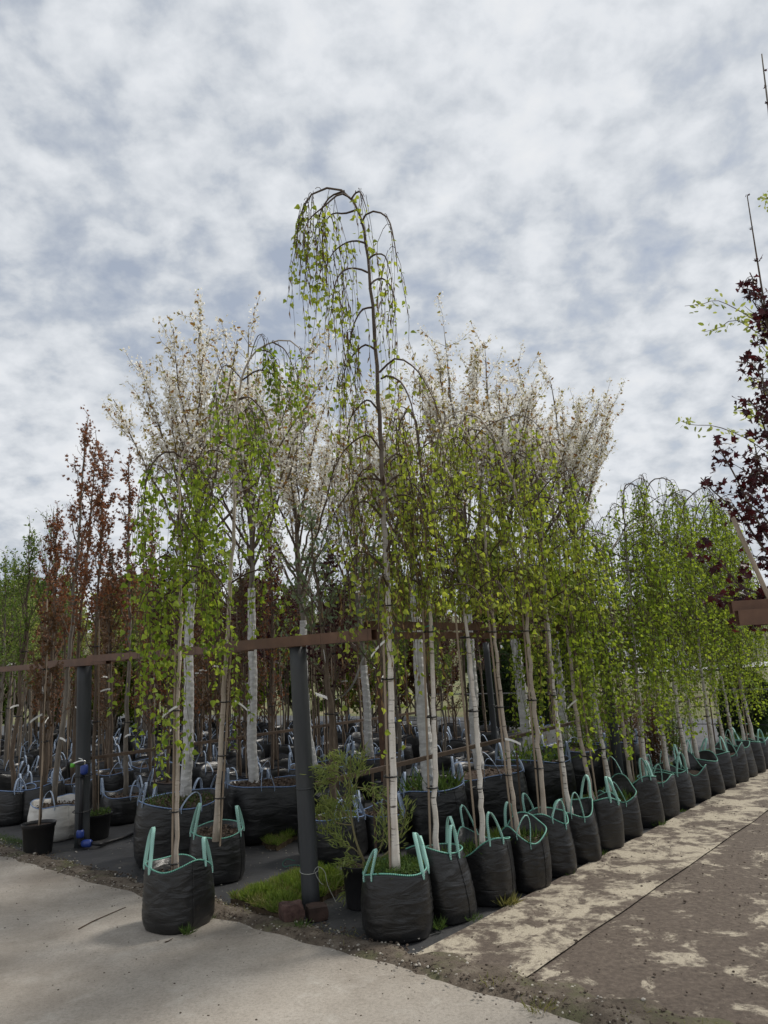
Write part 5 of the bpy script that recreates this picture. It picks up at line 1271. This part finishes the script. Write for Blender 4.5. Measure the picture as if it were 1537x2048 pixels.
# white lorries on the road
def lorry(label, loc, rz):
    root = thing('lorry', label, 'lorry', loc, rz, 'white lorries parked on the far road')
    def pb(name, lo, hi, mat, par=root):
        m = MB(); v, f = box(lo, hi); m.add(v, f); return m.obj(name, mat, par)
    pb('cargo_box', (-2.6, -1.1, .95), (1.3, 1.1, 2.9), 'far_white'); m = MB()
    v = np.array([(1.4, -1.05, .6), (3.0, -1.05, .6), (3.0, -1.05, 1.45), (2.65, -1.05, 2.35), (1.4, -1.05, 2.45)]); v2 = v * [1, -1, 1]
    m.add(np.vstack([v, v2]), [np.array([[0, 1, 2, 3, 4], [9, 8, 7, 6, 5]]), np.array([(i, i + 5, (i + 1) % 5 + 5, (i + 1) % 5) for i in range(5)])]); c = m.obj('cab', 'far_white', root)
    for s_ in (-1, 1): pb('side_window', (1.7, s_ * 1.055 - .01, 1.5), (2.5, s_ * 1.055 + .01, 2.1), 'glass_dark', c)
    m = MB(); m.add([(3.01, -.9, 1.5), (3.01, .9, 1.5), (2.70, .85, 2.28), (2.70, -.85, 2.28), (2.9, -.9, 1.5), (2.9, .9, 1.5), (2.6, .85, 2.28), (2.6, -.85, 2.28)], np.array([(0, 1, 2, 3), (4, 7, 6, 5)])); m.obj('windscreen', 'glass_dark', c)
    pb('chassis', (-2.6, -.5, .55), (3.0, .5, .94), 'tyre')
    for x_ in (-1.6, 2.2):
        for s_ in (-1, 1):
            m = MB(); tube(m, np.array([[x_, s_ * .78, .45], [x_, s_ * 1.04, .45]]), .45, 16); w__ = m.obj('wheel', 'tyre', root); m = MB(); tube(m, np.array([[x_, s_ * 1.03, .45], [x_, s_ * 1.06, .45]]), .22, 12); m.obj('rim', 'far_white', w__)
q = at(1290, 1330, 57); lorry('white lorry glimpsed behind the ninth birch', (q[0], 57, .055), .05)
q = at(1070, 1330, 58); lorry('white lorry glimpsed beside the fourth birch', (q[0], 58, .055), 3.0)
gr = thing('guard_rail', 'thin dark guard rail along the far road', 'guard rail', (6, 65.2, 0), 0)
for h in (.5, 1.0):
    m = MB(); tube(m, np.array([[0, 0, h], [110, 0, h]]), .03, 4); m.obj('rail', 'black_pipe', gr)
for k in range(45):
    m = MB(); tube(m, np.array([[k * 2.5, 0, -.2], [k * 2.5, 0, 1.02]]), .035, 4); m.obj('rail_post', 'black_pipe', gr)

# ================================================================== TURF, WEEDS, DEBRIS
def turf(label, quad, n, seed, h=(.03, .075), thick=.035, dry=.0):
    """lifted piece of turf: soil slab and grass; quad are ground corners in order"""
    rg = np.random.default_rng(seed); q = [np.asarray(p, float) for p in quad]; o = sum(q) / 4; o[2] = 0
    root = thing('turf_piece', label, 'turf', o, 0, 'pieces of grass turf on the mat'); sn = SN(rg, 8, (3, 14))
    def pt(u, v):
        p = (q[0] * (1 - u) + q[1] * u) * (1 - v) + (q[3] * (1 - u) + q[2] * u) * v - o
        e = np.array([float(sn(p * 3)), float(sn(p * 3 + 9)), 0]) * .05
        return p + e
    N = 16; gt = [[pt(i / N, j / N) + [0, 0, thick + .012 * float(sn([i, j, 0]))] for i in range(N + 1)] for j in range(N + 1)]
    ring = [(0, i) for i in range(N)] + [(j, N) for j in range(N)] + [(N, N - i) for i in range(N)] + [(N - j, 0) for j in range(N)]
    v = [gt[j][i] for j in range(N + 1) for i in range(N + 1)]; idx = [j * (N + 1) + i for j, i in ring]; base = len(v)
    for k in idx: v.append(np.array([v[k][0], v[k][1], -.006]))
    f = [(j * (N + 1) + i, j * (N + 1) + i + 1, (j + 1) * (N + 1) + i + 1, (j + 1) * (N + 1) + i) for j in range(N) for i in range(N)]; L = len(idx)
    f += [(idx[k], base + k, base + (k + 1) % L, idx[(k + 1) % L]) for k in range(L)]
    m = MB(); m.add(np.array(v), np.array(f)); m.obj('soil_slab', 'sod_soil', root)
    uv = rg.random((n, 2)); pos = np.array([pt(a, b) for a, b in uv]); pos[:, 2] = thick + .004
    hs_ = rg.uniform(*h, n) * np.clip(0.95 + 0.9 * SN(rg, 7, (8, 30))(pos), 0.35, 1.5); m = MB(); blades(m, pos, hs_, rg, .6); m.obj('grass_blades', 'grass', root, kind='stuff')
    k = n // 3; m = MB(); sel = rg.integers(0, n, k); blades(m, pos[sel], rg.uniform(*h, k), rg, .9); m.obj('dry_blades', 'dry_grass', root, kind='stuff')
turf('grass turf piece round the corner post foot', [G(465, 1808), G(560, 1842), G(712, 1772), G(622, 1748)], 15000, 901)
turf('small grass turf piece left of the corner post under the big mulch bag', [G(500, 1682), G(552, 1702), G(618, 1665), G(590, 1650)], 6500, 902)
turf('long strip of grass turf behind the first path birches', [W(.9, -.58), W(.9, -.12), W(4.9, .0), W(4.9, -.5)], 26000, 903, h=(.04, .09))
turf('grass turf strip behind the middle of the path row', [W(5.0, -.5), W(5.0, .0), W(8.6, .0), W(8.6, -.5)], 9000, 904, h=(.04, .09))
def tuft(label, p, n, h, r_, seed, mat='grass'):
    rg = np.random.default_rng(seed); root = thing('weed_tuft', label, 'weed', p, 0, 'weeds at the bag feet'); a = rg.uniform(0, 6.28, n); rr = r_ * np.sqrt(rg.random(n))
    m = MB(); d = np.c_[np.cos(a) * .7, np.sin(a) * .7, np.ones(n)] + rg.standard_normal((n, 3)) * .3; leaves(m, np.c_[rr * np.cos(a), rr * np.sin(a), np.zeros(n)], d, rg.uniform(.4, 1, n) * h, 'blade', rg); m.obj('blades', mat, root, kind='stuff')
for k, (px, py, n, h, r_, lab) in enumerate(((376, 1872, 60, .075, .025, 'little grass tuft in front of the lone bag'), (420, 1842, 45, .05, .03, 'low weed at the right foot of the lone bag'), (878, 1862, 60, .08, .03, 'grass tuft between the first and second path bags'), (1014, 1812, 160, .085, .06, 'yellowish grass tuft at the foot of the third path bag'), (945, 1842, 90, .045, .06, 'low weeds at the foot of the second path bag'),
                                             (604, 1862, 60, .07, .03, 'dandelion like weed in front of the reddish stone'), (1135, 1752, 70, .045, .05, 'low weeds at the foot of the fifth path bag'), (1200, 1712, 70, .045, .05, 'low weeds at the foot of the sixth path bag'), (1312, 1652, 150, .07, .08, 'leafy weeds at the foot of the ninth path bag'), (1360, 1626, 60, .05, .05, 'low weeds at the foot of the eleventh path bag'), (985, 1975, 60, .05, .05, 'sparse weed in the soil beside the concrete corner'), (1080, 2022, 80, .05, .07, 'sparse weeds where the mat meets the concrete'), (1505, 1500, 300, .3, .25, 'tall grass clump beyond the path row end'))):
    tuft(lab, G(px, py) + np.array([0, 0, .012]), n, h, r_, 920 + k, 'dry_grass' if k in (3, 11, 10) else 'weed_leaf')
ms = thing('moss_patch', 'mossy weed patch along the concrete by the small round pot', 'moss', G(20, 1685), 0)
rg = np.random.default_rng(940); n = 1500; m = MB(); a_ = rg.normal(0, .28, n); b_ = rg.normal(0, .05, n); pos = AW[None] * a_[:, None] + AV[None] * b_[:, None]; pos[:, 2] = .018; blades(m, pos, rg.uniform(.012, .03, n), rg, .9); m.obj('moss', 'weed_leaf', ms, kind='stuff')
# pebbles along the concrete edge and on the mat
def rocks(name, label, cat, P, S, mat, seed):
    rg = np.random.default_rng(seed); m = MB(); t_ = (1 + 5 ** .5) / 2
    ico = unit(np.array([(-1, t_, 0), (1, t_, 0), (-1, -t_, 0), (1, -t_, 0), (0, -1, t_), (0, 1, t_), (0, -1, -t_), (0, 1, -t_), (t_, 0, -1), (t_, 0, 1), (-t_, 0, -1), (-t_, 0, 1)]))
    fc = np.array([(0, 11, 5), (0, 5, 1), (0, 1, 7), (0, 7, 10), (0, 10, 11), (1, 5, 9), (5, 11, 4), (11, 10, 2), (10, 7, 6), (7, 1, 8), (3, 9, 4), (3, 4, 2), (3, 2, 6), (3, 6, 8), (3, 8, 9), (4, 9, 5), (2, 4, 11), (6, 2, 10), (8, 6, 7), (9, 8, 1)])
    n = len(P); sc_ = S[:, None] * rg.uniform(.6, 1.2, (n, 3)) * [1, 1, .6]; v = P[:, None] + ico[None] * sc_[:, None] * rg.uniform(.8, 1.15, (n, 12, 1)); m.add(v.reshape(-1, 3), (fc[None] + (np.arange(n) * 12)[:, None, None]).reshape(-1, 3))
    o_ = m.obj(name, mat, None, kind='stuff'); tag(o_, label, cat)
rg = np.random.default_rng(950)
n = 900; a_ = rg.uniform(-2.4, 5, n); b_ = -.32 + rg.normal(0, .09, n); P = np.array([W(b, a, .022) for a, b in zip(a_, b_)]); rocks('pebbles', 'scattered pale pebbles along the edge of the concrete', 'pebbles', P, rg.uniform(.003, .011, n) * (1 + (rg.random(n) < .06)), 'pebble', 951)
n = 420; P = np.array([W(rg.uniform(-.1, 1.6), rg.uniform(-.6, 3.4), .004) for _ in range(n)]); rocks('grit', 'fine pale grit scattered on the black mat', 'grit', P, rg.uniform(.002, .007, n), 'pebble', 952)
n = 1500; a_ = rg.uniform(-4.5, -1.1, n); P = np.array([W(rg.uniform(-.3, 5) ** 1.0, a, .018) for a in a_]); rocks('mud_clods', 'dark mud crumbs trodden over the path mat', 'mud', P, rg.uniform(.003, .012, n) * rg.uniform(.4, 1, n), 'clod', 953)
n = 240; P = np.array([W(rg.uniform(-2.2, -.45), rg.uniform(-2, 3), .005) for _ in range(n)]); rocks('dirt_crumbs', 'few dark crumbs of dirt on the concrete', 'dirt', P, rg.uniform(.002, .007, n), 'clod', 954)
n = 3200; a_ = rg.uniform(-4, 5, n); b_ = -.30 + rg.normal(0, .075, n); P = np.array([W(b, a, .026) for a, b in zip(a_, b_)]); rocks('soil_crumbs', 'dark soil crumbs along the edge of the concrete', 'soil', P, rg.uniform(.003, .012, n) * rg.uniform(.4, 1.2, n), 'clod', 955)
n = 1500; a_ = rg.uniform(-4, 5, n); b_ = -.26 + rg.normal(0, .05, n); keep = SN(rg, 6, (1, 6))(np.c_[a_, b_, a_ * 0]) > 0.05; P = np.array([W(b, a, .02) for a, b in zip(a_[keep], b_[keep])]); m = MB(); blades(m, P, rg.uniform(.01, .04, len(P)), rg, 1.1)
tag(m.obj('edge_weeds', 'dry_grass', None, kind='stuff'), 'sparse dry weeds and litter along the soil strip', 'weeds')
def stick(label, pts, r_):
    P = [np.asarray(p) for p in pts]; root = thing('fallen_twig', label, 'twig', P[0], 0, 'twigs lying on the concrete'); m = MB(); tube(m, smooth_path([p - P[0] for p in P], 14), np.linspace(r_, r_ * .5, 14), 5, wob=.12); m.obj('stick', 'twig', root)
    m = MB(); tube(m, smooth_path([P[1] - P[0], P[1] - P[0] + [.02, .03, .004]], 4), r_ * .5, 4); m.obj('side_shoot', 'twig', root)
stick('long thin twig lying on the concrete left of the lone bag', [G(158, 1858, .008), G(185, 1843, .010), G(215, 1830, .009), G(252, 1814, .008)], .0045)
stick('short crooked twig on the concrete in front of the lone bag', [G(330, 1884, .008), G(337, 1882, .009), G(344, 1878, .008)], .004)
gs = thing('green_string', 'thin green string lying on the mat behind the corner post', 'string', G(568, 1735), 0); o = np.array(gs.location)
m = MB(); tube(m, smooth_path([G(px, py, .008) - o for px, py in ((590, 1722), (575, 1718), (566, 1726), (570, 1734), (585, 1730), (612, 1732), (640, 1735), (655, 1728))], 30), .0025, 4); m.obj('strand', 'green_string', gs)
print('tris', sum(len(m_.loops) - 2 * len(m_.polygons) for m_ in bpy.data.meshes))

for n_ in ('branches.023','branches.036'): print('DBG', n_, bpy.data.objects[n_].parent.name, bpy.data.objects[n_].parent['label'])
